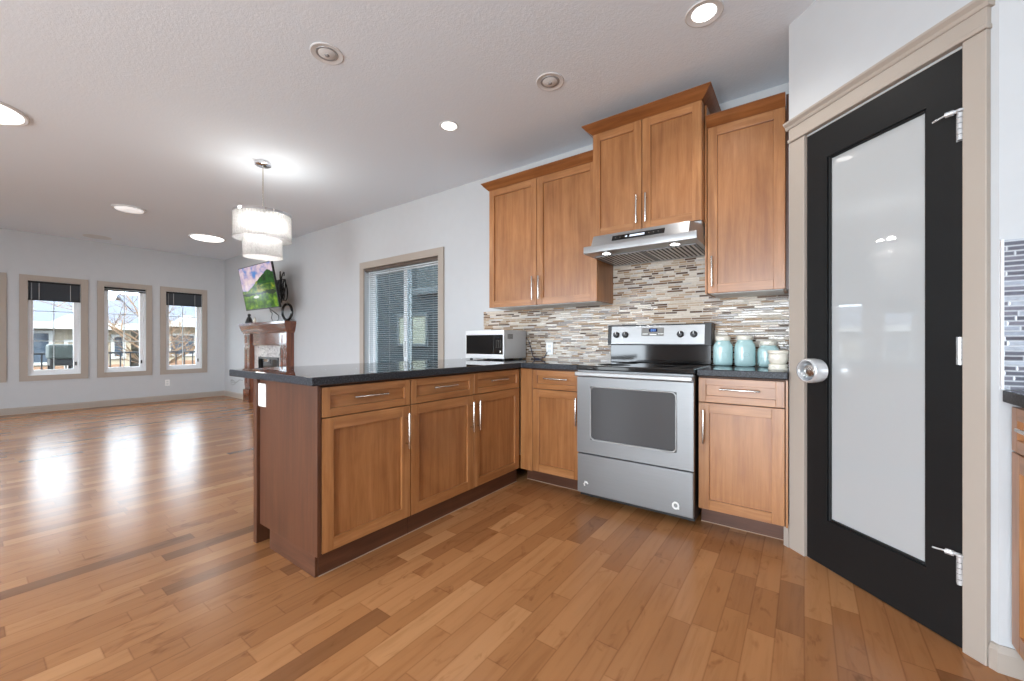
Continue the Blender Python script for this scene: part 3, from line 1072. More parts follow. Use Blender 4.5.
# white latch ring and half-peeled latch stuck on the drawer
t = [(0.655 + 0.016 * math.cos(2 * PI * i / 20), -0.003, 0.124 + 0.018 * math.sin(2 * PI * i / 20)) for i in range(20)]
b = MB()
b.tube(t, 0.0055, 8, True)
b.box(0.664, 0.676, -0.007, -0.001, 0.104, 0.116, 0.002)
b.build('latch_ring', WHITEPL, dr, 40)
b = MB()
b.tube([(0.060, -0.003, 0.118), (0.056, -0.003, 0.132), (0.064, -0.003, 0.146), (0.076, -0.003, 0.144), (0.083, -0.003, 0.134)], [0.005, 0.006, 0.007, 0.006, 0.004], 8)
b.build('latch_hook', WHITEPL, dr, 40)
# oven door: steel skin with window opening
wx0, wx1, wz0, wz1 = 0.100, 0.660, 0.438, 0.803
do = MB().ring_frame(0.002, RW - 0.002, 0.344, 0.864, wx0 - 0.002, RW - 0.002 - wx1, wz0 - 0.344, 0.864 - wz1, 0.0, 0.040).build('oven_door', STEEL, root)
MB().box(wx0 + 0.0, wx1 - 0.0, 0.004, 0.008, wz0, wz1).build('window_glass', plain('oven_grey_glass', srgb(74, 74, 75), 0.2, spec=0.3), do)
# bright pressed rim with rounded corners around the glass
pts = [(x, -0.001, z) for x, z in rrect(wx0 + 0.003, wx1 - 0.003, wz0 + 0.003, wz1 - 0.003, 0.028, 6)]
MB().tube(pts, 0.0055, 8, True).build('window_rim', STEEL_BR, do, 60)
b = MB()
b.ring_frame(wx0 + 0.001, wx1 - 0.001, wz0 + 0.001, wz1 - 0.001, 0.055, 0.055, 0.052, 0.028, 0.0085, 0.011)
b.build('window_mask', plain('oven_mask', srgb(122, 122, 122), 0.35, spec=0.3), do)
# handle: full-width flat bar
b = MB()
b.box(0.0, RW, -0.040, -0.018, 0.872, 0.902, 0.006)
for x in (0.02, RW - 0.05):
    b.box(x, x + 0.03, -0.020, 0.002, 0.868, 0.898, 0.003)
b.build('door_handle', STEEL_BR, do)
MB().box(0.002, RW - 0.002, 0.006, 0.045, 0.866, 0.912, 0.003).build('vent_strip', STEEL, root)
ck = MB().box(-0.003, RW + 0.003, 0.0, 0.60, 0.913, 0.944, 0.006).build('cooktop', BLACKGL, root)
RINGM = plain('burner_ring_print', srgb(78, 78, 80), 0.15)
for bx, by, br in ((0.20, 0.17, 0.115), (0.56, 0.17, 0.085), (0.20, 0.43, 0.085), (0.56, 0.43, 0.105)):
    MB().lathe([(br - 0.004, 0.9441), (br, 0.9446), (br + 0.001, 0.9441)], 40, (bx, by, 0)).build('burner_ring', RINGM, ck)
# backguard
bgd = empty('backguard', (0, 0, 0))
bgd.parent = root
MB().box(0.010, RW - 0.006, 0.575, 0.66, 0.944, 1.090, 0.004).build('lower_panel', BLACKGL, bgd)
MB().prism([(0.535, 1.080), (0.550, 1.238), (0.66, 1.238), (0.66, 1.080)], RW + 0.002, Matrix(((0, 0, 1, 0.0), (1, 0, 0, 0), (0, 1, 0, 0), (0, 0, 0, 1))), 0.003).build('housing', BLACKMAT, bgd)
tilt = math.atan2(0.015, 0.158)
MF = Matrix.Translation((0, 0.535, 1.080)) @ Matrix.Rotation(-tilt, 4, 'X')      # local z runs up the sloped face, -y is out
cp = MB().box(0.032, RW - 0.040, -0.006, -0.001, 0.008, 0.148, 0.002, M=MF).build('control_panel', STEEL_BR, bgd)
MB().box(0.272, 0.438, -0.0085, -0.006, 0.070, 0.132, 0.001, M=MF).build('clock_panel', PANELGREY, cp)
b = MB()
b.box(0.328, 0.392, -0.0095, -0.0085, 0.100, 0.126, M=MF)
b.build('clock_window', plain('clock_dark', (0.01, 0.015, 0.05, 1), 0.1), cp)
b = MB()
for q in range(3):
    for zz in (0.105, 0.112, 0.119):
        b.box(0.342 + q * 0.013, 0.351 + q * 0.013, -0.0100, -0.0095, zz, zz + 0.0022, M=MF)
    b.box(0.3505 + q * 0.013, 0.352 + q * 0.013, -0.0100, -0.0095, 0.105, 0.121, M=MF)
b.build('clock_digits', DISP, cp)
b = MB()
for q in range(4):
    b.box(0.282 + 0.010 * q, 0.289 + 0.010 * q, -0.0093, -0.0085, 0.082, 0.088, M=MF)
    b.box(0.398 + 0.010 * q, 0.405 + 0.010 * q, -0.0093, -0.0085, 0.082, 0.088, M=MF)
b.box(0.335, 0.385, -0.0093, -0.0085, 0.076, 0.084, M=MF)
b.build('clock_buttons', WHITEPL, cp)
for kx_ in (0.075, 0.147, 0.555, 0.645):
    kn = MB().lathe([(0.0, 0.0), (0.024, 0.0), (0.024, 0.010), (0.020, 0.024), (0.017, 0.026), (0.0, 0.026)], 24, M=MF @ Matrix.Translation((kx_, -0.006, 0.080)) @ Matrix.Rotation(PI / 2, 4, 'X')).build('knob', BLACKMAT, bgd, 40)
    MB().box(kx_ - 0.002, kx_ + 0.002, -0.0335, -0.0322, 0.082, 0.098, M=MF).build('knob_pointer', WHITEPL, kn)

# ------------------------------------------------------------------ hood
root = empty('range_hood', (-1.290, 0, 0), 0, 'stainless under cabinet range hood with two lit lamps', 'range hood')
HW = 0.758
YZX = Matrix(((0, 0, 1, 0), (1, 0, 0, 0), (0, 1, 0, 0), (0, 0, 0, 1)))
b = MB()
b.prism([(3.205, 1.740), (2.648, 1.738), (2.645, 1.742), (2.645, 1.786), (2.650, 1.790), (3.205, 1.790)], HW, YZX, 0.0015)
b.build('canopy_lip', STEEL_BR, root, 30)
t = bmesh.new()
ch = [(0.050, 2.664, 2.705), (0.062, 2.658, 2.699), (HW - 0.062, 2.658, 2.699), (HW - 0.050, 2.664, 2.705)]
lo = [t.verts.new((0.034, 2.80, 1.790))] + [t.verts.new((x, y, 1.790)) for x, y, _ in ch] + [t.verts.new((HW - 0.004, 2.80, 1.790)), t.verts.new((HW - 0.004, 3.205, 1.790)), t.verts.new((0.004, 3.205, 1.790))]
hi = [t.verts.new((0.034, 2.815, 1.868))] + [t.verts.new((x, y, 1.868)) for x, _, y in ch] + [t.verts.new((HW - 0.004, 2.815, 1.868)), t.verts.new((HW - 0.004, 3.205, 1.888)), t.verts.new((0.004, 3.205, 1.888))]
for i in range(8):
    t.faces.new((lo[i], lo[(i + 1) % 8], hi[(i + 1) % 8], hi[i]))
t.faces.new(lo)
t.faces.new(hi)
bmesh.ops.recalc_face_normals(t, faces=t.faces)
b = MB()
b._add(t)
b.box(0.004, HW - 0.004, 2.81, 3.205, 1.86, 1.889)
b.build('hood_shell', STEEL_BR, root, 30)
nrm = math.atan2(0.078, 0.041)
MH = Matrix.Translation((0, 2.6585, 1.790)) @ Matrix.Rotation(-(PI / 2 - nrm), 4, 'X')       # z up the slope, -y out
cp = MB().box(0.205, 0.560, -0.004, 0.001, 0.020, 0.060, 0.001, M=MH).build('control_strip', BLACKGL, root)
MB().box(0.330, 0.430, -0.0048, -0.004, 0.032, 0.048, M=MH).build('display', DISPW, cp)
for q in (0.23, 0.262, 0.294, 0.46, 0.49, 0.52):
    MB().lathe([(0.0, 0.0), (0.004, 0.0), (0.004, 0.0006), (0.0, 0.0006)], 12, M=MH @ Matrix.Translation((q, -0.004, 0.040)) @ Matrix.Rotation(PI / 2, 4, 'X')).build('touch_key', PANELGREY, cp)
MB().lathe([(0.0, 0.0), (0.007, 0.0), (0.007, 0.0008), (0.0, 0.0008)], 16, M=MH @ Matrix.Translation((0.306, -0.004, 0.040)) @ Matrix.Rotation(PI / 2, 4, 'X')).build('power_key', DISPW, cp)
FILTER = plain('polished_filter_steel', srgb(214, 214, 214), 0.3, 0.3)
DARKSLOT = plain('filter_slot', srgb(22, 22, 22), 0.5)
for f0, f1 in ((0.030, 0.376), (0.382, 0.728)):
    fl = MB().ring_frame(f0, f1, 2.775, 3.17, 0.012, 0.012, 0.014, 0.014, -0.006, 0.0, 0.001).build('baffle_filter', STEEL, root, M=Matrix(((1, 0, 0, 0), (0, 0, 1, 0), (0, 1, 0, 1.738), (0, 0, 0, 1))))
    bb = MB()
    bb.box(f0 + 0.010, f1 - 0.010, 2.787, 3.158, 1.7365, 1.7376)
    bb.build('filter_back', DARKSLOT, fl)
    n = 11
    bb = MB()
    for q in range(n):
        x = f0 + 0.012 + (f1 - f0 - 0.024) * (q + 0.5) / n
        bb.box(x - 0.0075, x + 0.0075, 2.787, 3.158, 1.7318, 1.7335)
    bb.build('filter_slats', FILTER, fl)
for lx in (0.148, 0.614):
    lm = MB().lathe([(0.036, 0.0), (0.036, -0.004), (0.029, -0.005), (0.029, 0.0)], 28, (lx, 2.712, 1.7382)).build('lamp', CHROME, root, 40)
    MB().lathe([(0.0, -0.003), (0.028, -0.003), (0.028, 0.0), (0.0, 0.0)], 28, (lx, 2.712, 1.7382)).build('lamp_lens', LED, lm)
    sd = bpy.data.lights.new('hood_lamp_light', 'SPOT')
    sd.energy = 5.0
    sd.spot_size = D2R(140)
    sd.spot_blend = 0.9
    sd.shadow_soft_size = 0.03
    sd.color = (1.0, 0.93, 0.84)
    so = bpy.data.objects.new('hood_lamp_light', sd)
    S.collection.objects.link(so)
    so.location = (-1.290 + lx, 2.712, 1.725)

# ------------------------------------------------------------------ microwave
root = empty('microwave', (-2.612, 2.830, CZ1 + 0.0005), 0, 'silver countertop microwave with black glass front in the corner', 'microwave')
MWW, MWD, MZ0, MZ1 = 0.456, 0.355, 0.011, 0.270
b = MB()
b.box(0, MWW, 0.020, MWD, MZ0, MZ1, 0.004)
b.build('body', plain('silver_casing', srgb(204, 205, 207), 0.32, 0.35), root)
b = MB()
for x in (0.03, MWW - 0.03):
    for y in (0.05, MWD - 0.05):
        b.cyl((x, y, 0), (x, y, MZ0 + 0.004), 0.014, 12)
b.build('feet', BLACKMAT, root)
fr = MB().ring_frame(0, MWW, MZ0, MZ1, 0.008, 0.010, 0.040, 0.044, 0.0, 0.020, 0.003).build('front_frame', plain('bright_silver_front', srgb(226, 226, 226), 0.35, 0.25), root)
MB().box(0.007, 0.340, 0.003, 0.016, MZ0 + 0.039, MZ1 - 0.043, 0.001).build('door_window', BLACKGL, fr)
cp = MB().box(0.341, MWW - 0.009, 0.003, 0.016, MZ0 + 0.039, MZ1 - 0.043, 0.001).build('control_panel', BLACKGL, fr)
b = MB()
for r_ in range(4):
    for q in range(3):
        b.box(0.366 + q * 0.024, 0.380 + q * 0.024, 0.002, 0.0032, 0.115 + r_ * 0.018, 0.1185 + r_ * 0.018)
b.build('button', PANELGREY, cp)
MB().lathe([(0.0, 0.0), (0.009, 0.0), (0.009, 0.004), (0.0, 0.004)], 20, M=Matrix.Translation((0.418, 0.003, 0.075)) @ Matrix.Rotation(PI / 2, 4, 'X')).build('start_button', NICKEL, cp)
MB().box(0.360, 0.425, 0.002, 0.0032, 0.198, 0.212).build('display', plain('dark_display', srgb(30, 34, 38), 0.1), cp)
b = MB()
for q in range(7):
    b.box(MWW - 0.0005, MWW + 0.0006, 0.06 + q * 0.012, 0.066 + q * 0.012, 0.19, 0.235)
b.build('side_vent', BLACKMAT, root)
tag(MB().tube([(-2.19, 3.190, 1.115), (-2.150, 3.192, 1.145), (-2.125, 3.194, 1.10), (-2.10, 3.194, 1.03), (-2.085, 3.192, 0.975), (-2.05, 3.18, 0.949), (-2.00, 3.185, 0.948), (-1.955, 3.194, 0.965), (-1.925, 3.195, 1.015)], 0.0035, 8).build('power_cord', plain('navy_cord', srgb(34, 44, 74), 0.45), None, 60), 'dark cord hanging against the tile beside the microwave', 'cord')

# ------------------------------------------------------------------ jars


def jar(x, y, r, h, label):
    t = empty('storage_jar', (x, y, CZ1 + 0.0005), D2R(12), label, 'jar', 'turquoise jars by the range')
    n = h - 0.030
    MB().lathe([(0.0, 0.0), (0.80 * r, 0.0), (0.95 * r, 0.006), (1.0 * r, 0.022), (1.0 * r, 0.72 * n), (0.97 * r, 0.80 * n), (0.88 * r, 0.88 * n), (0.74 * r, 0.94 * n), (0.70 * r, n), (0.0, n)], 40, sq=3.0).build('jar_body', TURQ, t, 60)
    MB().lathe([(0.0, n + 0.0005), (0.74 * r, n + 0.0005), (0.77 * r, n + 0.003), (0.77 * r, n + 0.020), (0.74 * r, n + 0.027), (0.66 * r, n + 0.030), (0.0, n + 0.030)], 40).build('jar_lid', IVORY, t, 50)
    e = MB()
    e.tube([(0.30 * r * math.cos(2 * PI * i / 20), -1.005 * r * 0.985, 0.45 * n + 0.014 * math.sin(2 * PI * i / 20)) for i in range(20)], 0.0018, 6, True)
    e.build('embossed_emblem', TURQ, t, 60)
    return t


jar(-0.452, 3.075, 0.060, 0.200, 'tall turquoise jar with ivory lid, next to the range')
jar(-0.321, 3.070, 0.061, 0.203, 'tall turquoise jar with ivory lid, middle of three')
jar(-0.189, 3.070, 0.060, 0.168, 'short turquoise jar with ivory lid, behind the white pot')
t = empty('ceramic_pot', (-0.121, 2.725, CZ1 + 0.0005), 0, 'small white footed ceramic pot in front of the short jar', 'pot')
MB().lathe([(0.0, 0.0), (0.045, 0.0), (0.048, 0.004), (0.048, 0.013), (0.044, 0.016), (0.044, 0.019), (0.047, 0.021), (0.047, 0.031), (0.043, 0.035), (0.0, 0.035)], 40).build('pot_stand', IVORY, t, 40)
MB().lathe([(0.0, 0.0355), (0.034, 0.0355), (0.042, 0.044), (0.047, 0.060), (0.047, 0.078), (0.045, 0.092), (0.050, 0.096), (0.051, 0.108), (0.048, 0.112), (0.044, 0.110), (0.042, 0.094), (0.041, 0.055), (0.0, 0.050)], 40).build('pot_bowl', IVORY, t, 40)

# ------------------------------------------------------------------ chandelier
CX, CY = -4.178, 1.693
root = empty('chandelier', (CX, CY, ZC), 0, 'two tier crystal drum chandelier hanging over the dining area', 'chandelier')
MB().lathe([(0.0, -0.034), (0.058, -0.034), (0.068, -0.028), (0.070, -0.004), (0.066, -0.0006), (0.0, -0.0006)], 40).build('canopy', CHROME, root, 40)
MB().cyl((0, 0, -0.034), (0, 0, -0.500), 0.0065, 14).build('rod', NICKEL, root, 40)
b = MB()
b.lathe([(0.230, -0.492), (0.244, -0.492), (0.244, -0.514), (0.230, -0.514), (0.230, -0.492)], 64)
for q in range(6):
    a = 2 * PI * q / 6
    b.cyl((0, 0, -0.503), (0.232 * math.cos(a), 0.232 * math.sin(a), -0.503), 0.005, 8)
b.build('upper_rim', CHROME, root, 40)
b = MB()
b.lathe([(0.154, -0.502), (0.164, -0.502), (0.164, -0.514), (0.154, -0.514), (0.154, -0.502)], 48)
b.build('lower_rim', CHROME, root, 40)
for cnt, rr, zt_, zb_, nm in ((58, 0.237, -0.514, -0.732, 'upper_crystal'), (40, 0.159, -0.514, -0.900, 'lower_crystal')):
    src = None
    for q in range(cnt):
        a = 2 * PI * q / cnt
        if src is None:
            wq = rr * PI / cnt * 0.93
            L = zt_ - zb_
            b = MB()
            b.box(-0.004, 0.004, -wq, wq, -L, 0.0, 0.0018)
            src = b.build(nm, CRYSTAL, root)
            c = src
        else:
            c = src.copy()
            S.collection.objects.link(c)
        c.location = (rr * math.cos(a), rr * math.sin(a), zt_)
        c.rotation_euler = (0, 0, a)
for rr, z, nm in ((0.237, -0.7365, 'upper_hoop'), (0.159, -0.9045, 'lower_hoop')):
    MB().lathe([(rr - 0.006, z - 0.004), (rr + 0.006, z - 0.004), (rr + 0.006, z + 0.003), (rr - 0.006, z + 0.003), (rr - 0.006, z - 0.004)], 64).build(nm, CRYSTAL, root, 40)
for q in range(5):
    a = 2 * PI * q / 5 + 0.3
    x, y = 0.098 * math.cos(a), 0.098 * math.sin(a)
    sk = MB().cyl((x, y, -0.504), (x, y, -0.560), 0.012, 12).build('lamp_socket', NICKEL, root, 40)
    MB().lathe([(0.0, -0.63), (0.016, -0.622), (0.022, -0.605), (0.019, -0.58), (0.010, -0.561), (0.0, -0.560)], 16, (x, y, 0)).build('bulb', BULB, sk, 60)
    for zz, e in ((-0.60, 8.0), (-0.47, 3.5)):
        if zz > -0.5 and q > 2:
            continue
        ld = bpy.data.lights.new('chandelier_light', 'POINT')
        ld.energy = e
        ld.color = (1.0, 0.96, 0.90)
        ld.shadow_soft_size = 0.04
        lo = bpy.data.objects.new('chandelier_light', ld)
        S.collection.objects.link(lo)
        lo.location = (CX + x * 1.25, CY + y * 1.25, ZC + zz)

# ------------------------------------------------------------------ ceiling fixtures


def recessed(x, y, lit, label, r=0.092):
    t = empty('recessed_light', (x, y, ZC), 0, label, 'ceiling light', 'recessed ceiling fittings')
    MB().lathe([(0.060, -0.001), (r - 0.004, -0.006), (r, -0.003), (r, 0.0), (0.060, 0.0), (0.060, -0.001)], 40).build('trim_ring', CEILW, t, 40)
    if lit:
        MB().lathe([(0.0, -0.004), (0.058, -0.003), (0.060, 0.0), (0.0, 0.0)], 32).build('lens', LENS, t, 40)
        sd = bpy.data.lights.new('recessed_light_beam', 'SPOT')
        sd.energy = 20.0
        sd.spot_size = D2R(125)
        sd.spot_blend = 0.8
        sd.shadow_soft_size = 0.05
        sd.color = (1.0, 0.96, 0.90)
        so = bpy.data.objects.new('recessed_light_beam', sd)
        S.collection.objects.link(so)
        so.location = (x, y, ZC - 0.03)
    else:
        MB().lathe([(0.050, -0.003), (0.060, -0.005), (0.062, -0.001), (0.050, -0.001), (0.050, -0.003)], 32).build('gimbal_ring', FIXGREY, t, 40)
        MB().lathe([(0.0, -0.012), (0.020, -0.0115), (0.040, -0.007), (0.051, -0.002), (0.051, 0.0), (0.0, 0.0)], 32).build('reflector', CEILW, t, 50)
        MB().lathe([(0.0, -0.018), (0.010, -0.017), (0.014, -0.011), (0.0, -0.011)], 16).build('bulb_tip', FIXGREY, t, 50)
    return t


recessed(-0.423, 2.281, True, 'lit recessed ceiling light nearest the pantry wall')
recessed(-2.280, 2.278, True, 'small lit recessed ceiling light above the peninsula', r=0.075)
recessed(-2.295, 1.279, False, 'unlit recessed ceiling fitting nearest the chandelier')
recessed(-1.354, 2.282, False, 'unlit recessed ceiling fitting between the two lit ones')


def flush(x, y, r, lens, label, watts):
    t = empty('flush_light', (x, y, ZC), 0, label, 'ceiling light', 'flush ceiling lights')
    MB().lathe([(r, 0.0), (r, -0.012), (r - 0.010, -0.018), (r - 0.03, -0.014), (r - 0.03, 0.0), (r, 0.0)], 56).build('trim_ring', CEILW, t, 40)
    MB().lathe([(0.0, -0.036), (0.55 * r, -0.034), (0.80 * r, -0.027), (r - 0.024, -0.012), (r - 0.024, 0.0), (0.0, 0.0)], 56).build('diffuser', lens, t, 60)
    if watts:
        d = bpy.data.lights.new('flush_light_glow', 'AREA')
        d.shape = 'DISK'
        d.size = r * 1.7
        d.energy = watts
        d.color = (1, 0.97, 0.93)
        o = bpy.data.objects.new('flush_light_glow', d)
        S.collection.objects.link(o)
        o.location = (x, y, ZC - 0.045)
    return t


flush(-4.86, 0.05, 0.262, LENS, 'large lit flush ceiling light cut by the left edge', 8)
flush(-7.893, 2.366, 0.250, LENS, 'lit flush ceiling light in front of the fireplace', 8)
flush(-6.994, 1.265, 0.165, LENS_DIM, 'small dim flush ceiling light in the living room', 0)
t = empty('ceiling_speaker', (-9.30, 1.30, ZC), 0, 'round white ceiling speaker near the far window wall', 'speaker')
MB().lathe([(0.150, 0.0), (0.158, -0.004), (0.168, -0.002), (0.168, 0.0), (0.150, 0.0)], 48).build('trim_ring', CEILW, t, 40)
MB().lathe([(0.0, -0.003), (0.150, -0.002), (0.150, 0.0), (0.0, 0.0)], 48).build('grille', plain('speaker_mesh', srgb(214, 216, 218), 0.8), t, 40)

# ------------------------------------------------------------------ fireplace on the back wall
FX0 = -8.53
root = empty('fireplace', (FX0, YB, 0), 0, 'cherry wood fireplace mantel with white marble surround below the television', 'fireplace')
FWD = 1.823
MARB = N('white_marble_mosaic')
f = MARB.noise(MARB.coords((8, 8, 14)), 1.5, 6.0, 0.65, 1.4)
MARB.set(Base_Color=MARB.ramp(f, [(0.36, srgb(150, 148, 148)), (0.48, srgb(214, 212, 210)), (0.7, srgb(236, 235, 233))]), Roughness=0.15)
MARB = MARB.m
for x0 in (0.100, FWD - 0.305):
    x1 = x0 + 0.230
    p = MB().box(x0, x1, -0.115, -0.001, 0.24, 1.27, 0.003).build('pilaster', W_MANTEL, root)
    MB().ring_frame(x0 + 0.0, x1 - 0.0, 0.30, 1.02, 0.062, 0.062, 0.05, 0.05, -0.124, -0.115, 0.003).build('raised_frame', W_MANTEL, p)
    MB().ring_frame(x0 + 0.0, x1 - 0.0, 1.06, 1.255, 0.062, 0.062, 0.03, 0.03, -0.124, -0.115, 0.003).build('corner_block', W_MANTEL, p)
    MB().box(x0 - 0.015, x1 + 0.015, -0.140, -0.001, 0.0, 0.24, 0.004).build('plinth', W_MANTEL, p)
MB().box(0.330, FWD - 0.305, -0.090, -0.001, 1.05, 1.27, 0.003).build('frieze', W_MANTEL, root)
b = MB()
prof = [(0, 1.262), (0.130, 1.262), (0.136, 1.285), (0.150, 1.30), (0.165, 1.345), (0.180, 1.40), (0.185, 1.408), (0.188, 1.412), (0.188, 1.452), (0, 1.452)]
t = bmesh.new()
rings = []
for k in range(4):
    ring = []
    for o_, z in prof:
        off = max(0.0, o_ - 0.130)
        x = (0.075 - off, 0.075 - off, FWD - 0.058 + off, FWD - 0.058 + off)[k]
        y = (-0.001, -o_, -o_, -0.001)[k]
        if o_ == 0:
            y = -0.001
            x = (0.075, 0.075, FWD - 0.058, FWD - 0.058)[k] if z < 1.3 else x
        ring.append(t.verts.new((x, y, z)))
    rings.append(ring)
for a_, b_ in zip(rings, rings[1:]):
    for i in range(len(prof) - 1):
        t.faces.new((a_[i], b_[i], b_[i + 1], a_[i + 1]))
t.faces.new(rings[0])
t.faces.new(rings[-1])
bmesh.ops.remove_doubles(t, verts=t.verts, dist=1e-5)
bmesh.ops.recalc_face_normals(t, faces=t.faces)
b._add(t)
b.build('mantel_shelf', W_MANTEL, root)
fx0, fx1, fz1 = 0.50, 1.31, 0.845
b = MB()
b.box(0.330, fx0, -0.040, -0.001, 0.0, 1.05).box(fx1, FWD - 0.305, -0.040, -0.001, 0.0, 1.05).box(fx0, fx1, -0.040, -0.001, fz1, 1.05)
b.build('marble_surround', MARB, root)
b = MB()
b.ring_frame(fx0, fx1, 0.02, fz1, 0.035, 0.035, 0.10, 0.04, -0.046, -0.006, 0.002)
b.build('firebox_frame', BLACKMAT, root)
MB().box(fx0 + 0.03, fx1 - 0.03, -0.010, -0.004, 0.10, fz1 - 0.03).build('firebox_glass', plain('firebox_black_glass', srgb(10, 10, 11), 0.02, coat=1.0), root)
b = MB()
for q in range(5):
    z = fz1 - 0.012 - q * 0.006
    b.box(fx0 + 0.05, fx1 - 0.05, -0.049, -0.044, z - 0.002, z)
b.build('firebox_grille', FIXGREY, root)

# television on a tilting arm
root = empty('television', (-7.0, 2.775, 1.979), 0, 'flat television tilted on a wall arm, showing green hills', 'television')
root.rotation_euler = (D2R(10.3), 0, 0)      # top leans into the room
TWD, THT = 1.20, 0.700
MB().box(-TWD / 2, TWD / 2, -0.012, 0.018, -THT / 2, THT / 2, 0.004).build('housing', BLACKMAT, root)
MB().box(-TWD / 2 + 0.12, TWD / 2 - 0.12, 0.018, 0.055, -THT / 2 + 0.03, 0.16, 0.012).build('back_box', BLACKMAT, root)
MB().box(-TWD / 2 + 0.010, TWD / 2 - 0.010, -0.0135, -0.0122, -THT / 2 + 0.018, THT / 2 - 0.010).build('screen', SCREEN, root)
MB().ring_frame(-TWD / 2, TWD / 2, -THT / 2, THT / 2, 0.009, 0.009, 0.017, 0.009, -0.0145, -0.0122, 0.0006).build('bezel', plain('dark_bezel', srgb(56, 58, 60), 0.3, 0.5), root)
root = empty('wall_bracket', (-7.32, YB, 1.98), 0, 'black articulated bracket holding the television off the wall', 'bracket')
b = MB()
b.box(-0.12, 0.12, -0.02, -0.001, -0.20, 0.20, 0.004)
b.build('wall_plate', BLACKMAT, root)
b = MB()
b.tube([(0.0, -0.02, 0.05), (-0.26, -0.15, 0.05), (0.20, -0.345, 0.03)], 0.018, 10)
b.tube([(0.0, -0.02, -0.06), (-0.26, -0.15, -0.06), (0.20, -0.345, -0.06)], 0.018, 10)
b.cyl((-0.26, -0.15, -0.10), (-0.26, -0.15, 0.09), 0.022, 14)
b.build('arm', BLACKMAT, root, 50)
MB().box(0.06, 0.34, -0.372, -0.345, -0.13, 0.13, 0.004).build('tilt_plate', BLACKMAT, root)


def coil(c, rx, rz, n, ry=0.02, turns=1, ph=0.0):
    return [(c[0] + rx * math.cos(2 * PI * turns * i / n + ph), c[1] + ry * math.sin(3.1 * i / n * PI), c[2] + rz * math.sin(2 * PI * turns * i / n + ph)) for i in range(n + 1)]


CABLE = plain('black_cable', srgb(28, 28, 30), 0.5)
pts = coil((-6.98, 3.10, 2.09), 0.13, 0.18, 44, 0.06, 1.85, 0.6)
pts += coil((-7.02, 3.14, 1.98), 0.10, 0.18, 40, 0.05, 2.6, 2.2)
tag(MB().tube(pts, 0.009, 8).build('cable', CABLE, None, 60), 'thick black cable coiled against the wall behind the television', 'cable')
tag(MB().tube([(x - 0.36, y, z) for x, y, z in [(-6.66, 2.93, 1.66), (-6.72, 3.10, 1.56), (-6.78, 3.14, 1.50), (-6.88, 3.15, 1.462), (-7.02, 3.15, 1.462), (-7.08, 3.15, 1.52), (-7.00, 3.13, 1.60), (-6.90, 3.05, 1.64)]], 0.006, 8).build('cable', CABLE, None, 60), 'thin black cable drooping under the television onto the mantel', 'cable')
tag(MB().tube([(-9.40, 3.212, 0.32), (-9.28, 3.19, 0.36), (-9.12, 3.17, 0.345), (-9.05, 3.17, 0.30), (-9.16, 3.17, 0.26), (-9.30, 3.18, 0.27), (-9.24, 3.17, 0.31), (-9.00, 3.17, 0.32), (-8.86, 3.18, 0.38), (-8.80, 3.205, 0.36)], 0.0065, 8).build('cable', plain('grey_cable', srgb(150, 150, 150), 0.5), None, 60), 'loose grey cable curled on the wall left of the fireplace', 'cable')

# on the mantel
MZ = 1.4525
root = empty('ring_ornament', (-6.83, 3.130, MZ), D2R(12), 'black standing ring ornament at the right end of the mantel', 'ornament')
MB().tube([(0.115 * math.cos(2 * PI * i / 36), 0, 0.150 + 0.130 * math.sin(2 * PI * i / 36)) for i in range(36)], 0.020, 10, True).build('ring', BLACKGL, root, 60)
MB().lathe([(0.0, 0.0), (0.055, 0.0), (0.052, 0.010), (0.020, 0.016), (0.0, 0.016)], 28).build('base', BLACKGL, root, 40)
root = empty('figurine', (-8.22, 3.10, MZ), 0, 'small dark seated figurine on the left of the mantel', 'ornament')
MB().lathe([(0.0, 0.0), (0.062, 0.0), (0.066, 0.012), (0.058, 0.040), (0.040, 0.085), (0.030, 0.110), (0.018, 0.122), (0.026, 0.140), (0.027, 0.158), (0.016, 0.174), (0.0, 0.178)], 24).build('figure', BLACKMAT, root, 60)
b = MB()
b.tube([(0.045, -0.01, 0.05), (0.075, -0.02, 0.075), (0.07, -0.03, 0.115)], [0.016, 0.014, 0.010], 8)
b.build('arm', BLACKMAT, root, 60)
root = empty('small_vase', (-7.98, 3.10, MZ), 0, 'tiny pale vase beside the dark figurine on the mantel', 'vase')
MB().lathe([(0.0, 0.0), (0.026, 0.0), (0.034, 0.020), (0.030, 0.050), (0.014, 0.075), (0.018, 0.092), (0.012, 0.090), (0.0, 0.070)], 24).build('vase_body', IVORY, root, 60)

# ------------------------------------------------------------------ outside the windows
GZ = -0.9
tag(MB().box(-70, 14, -40, 50, GZ - 0.3, GZ).build('ground', plain('winter_ground', srgb(96, 93, 88), 0.95, nz=0.12)), 'pale winter ground outside the windows', 'ground', kind='structure')
tag(MB().box(-11.9, XL - T - 0.002, -1.5, 4.6, -0.14, -0.06).build('deck', plain('deck_boards', srgb(100, 92, 84), 0.8, nz=0.1)), 'wooden deck outside the far windows', 'deck', kind='structure')
root = empty('deck_railing', (-11.7, -1.5, -0.06), 0, 'black metal deck railing outside the far windows', 'railing')
RAIL = plain('black_rail_paint', srgb(34, 34, 38), 0.5)
MB().box(-0.025, 0.025, 0, 6.0, 0.93, 0.965, 0.004).build('top_rail', RAIL, root)
MB().box(-0.018, 0.018, 0, 6.0, 0.10, 0.13, 0.003).build('bottom_rail', RAIL, root)
for q in range(4):
    MB().box(-0.03, 0.03, q * 1.97 + 0.0, q * 1.97 + 0.06, 0.0, 0.98, 0.004).build('post', RAIL, root)
src = MB().box(-0.010, 0.010, -0.010, 0.010, 0.13, 0.93).build('baluster', RAIL, root)
for q in range(37):
    c = src if q == 0 else src.copy()
    if q:
        S.collection.objects.link(c)
    c.location = (0, 0.22 + q * 0.155, 0)
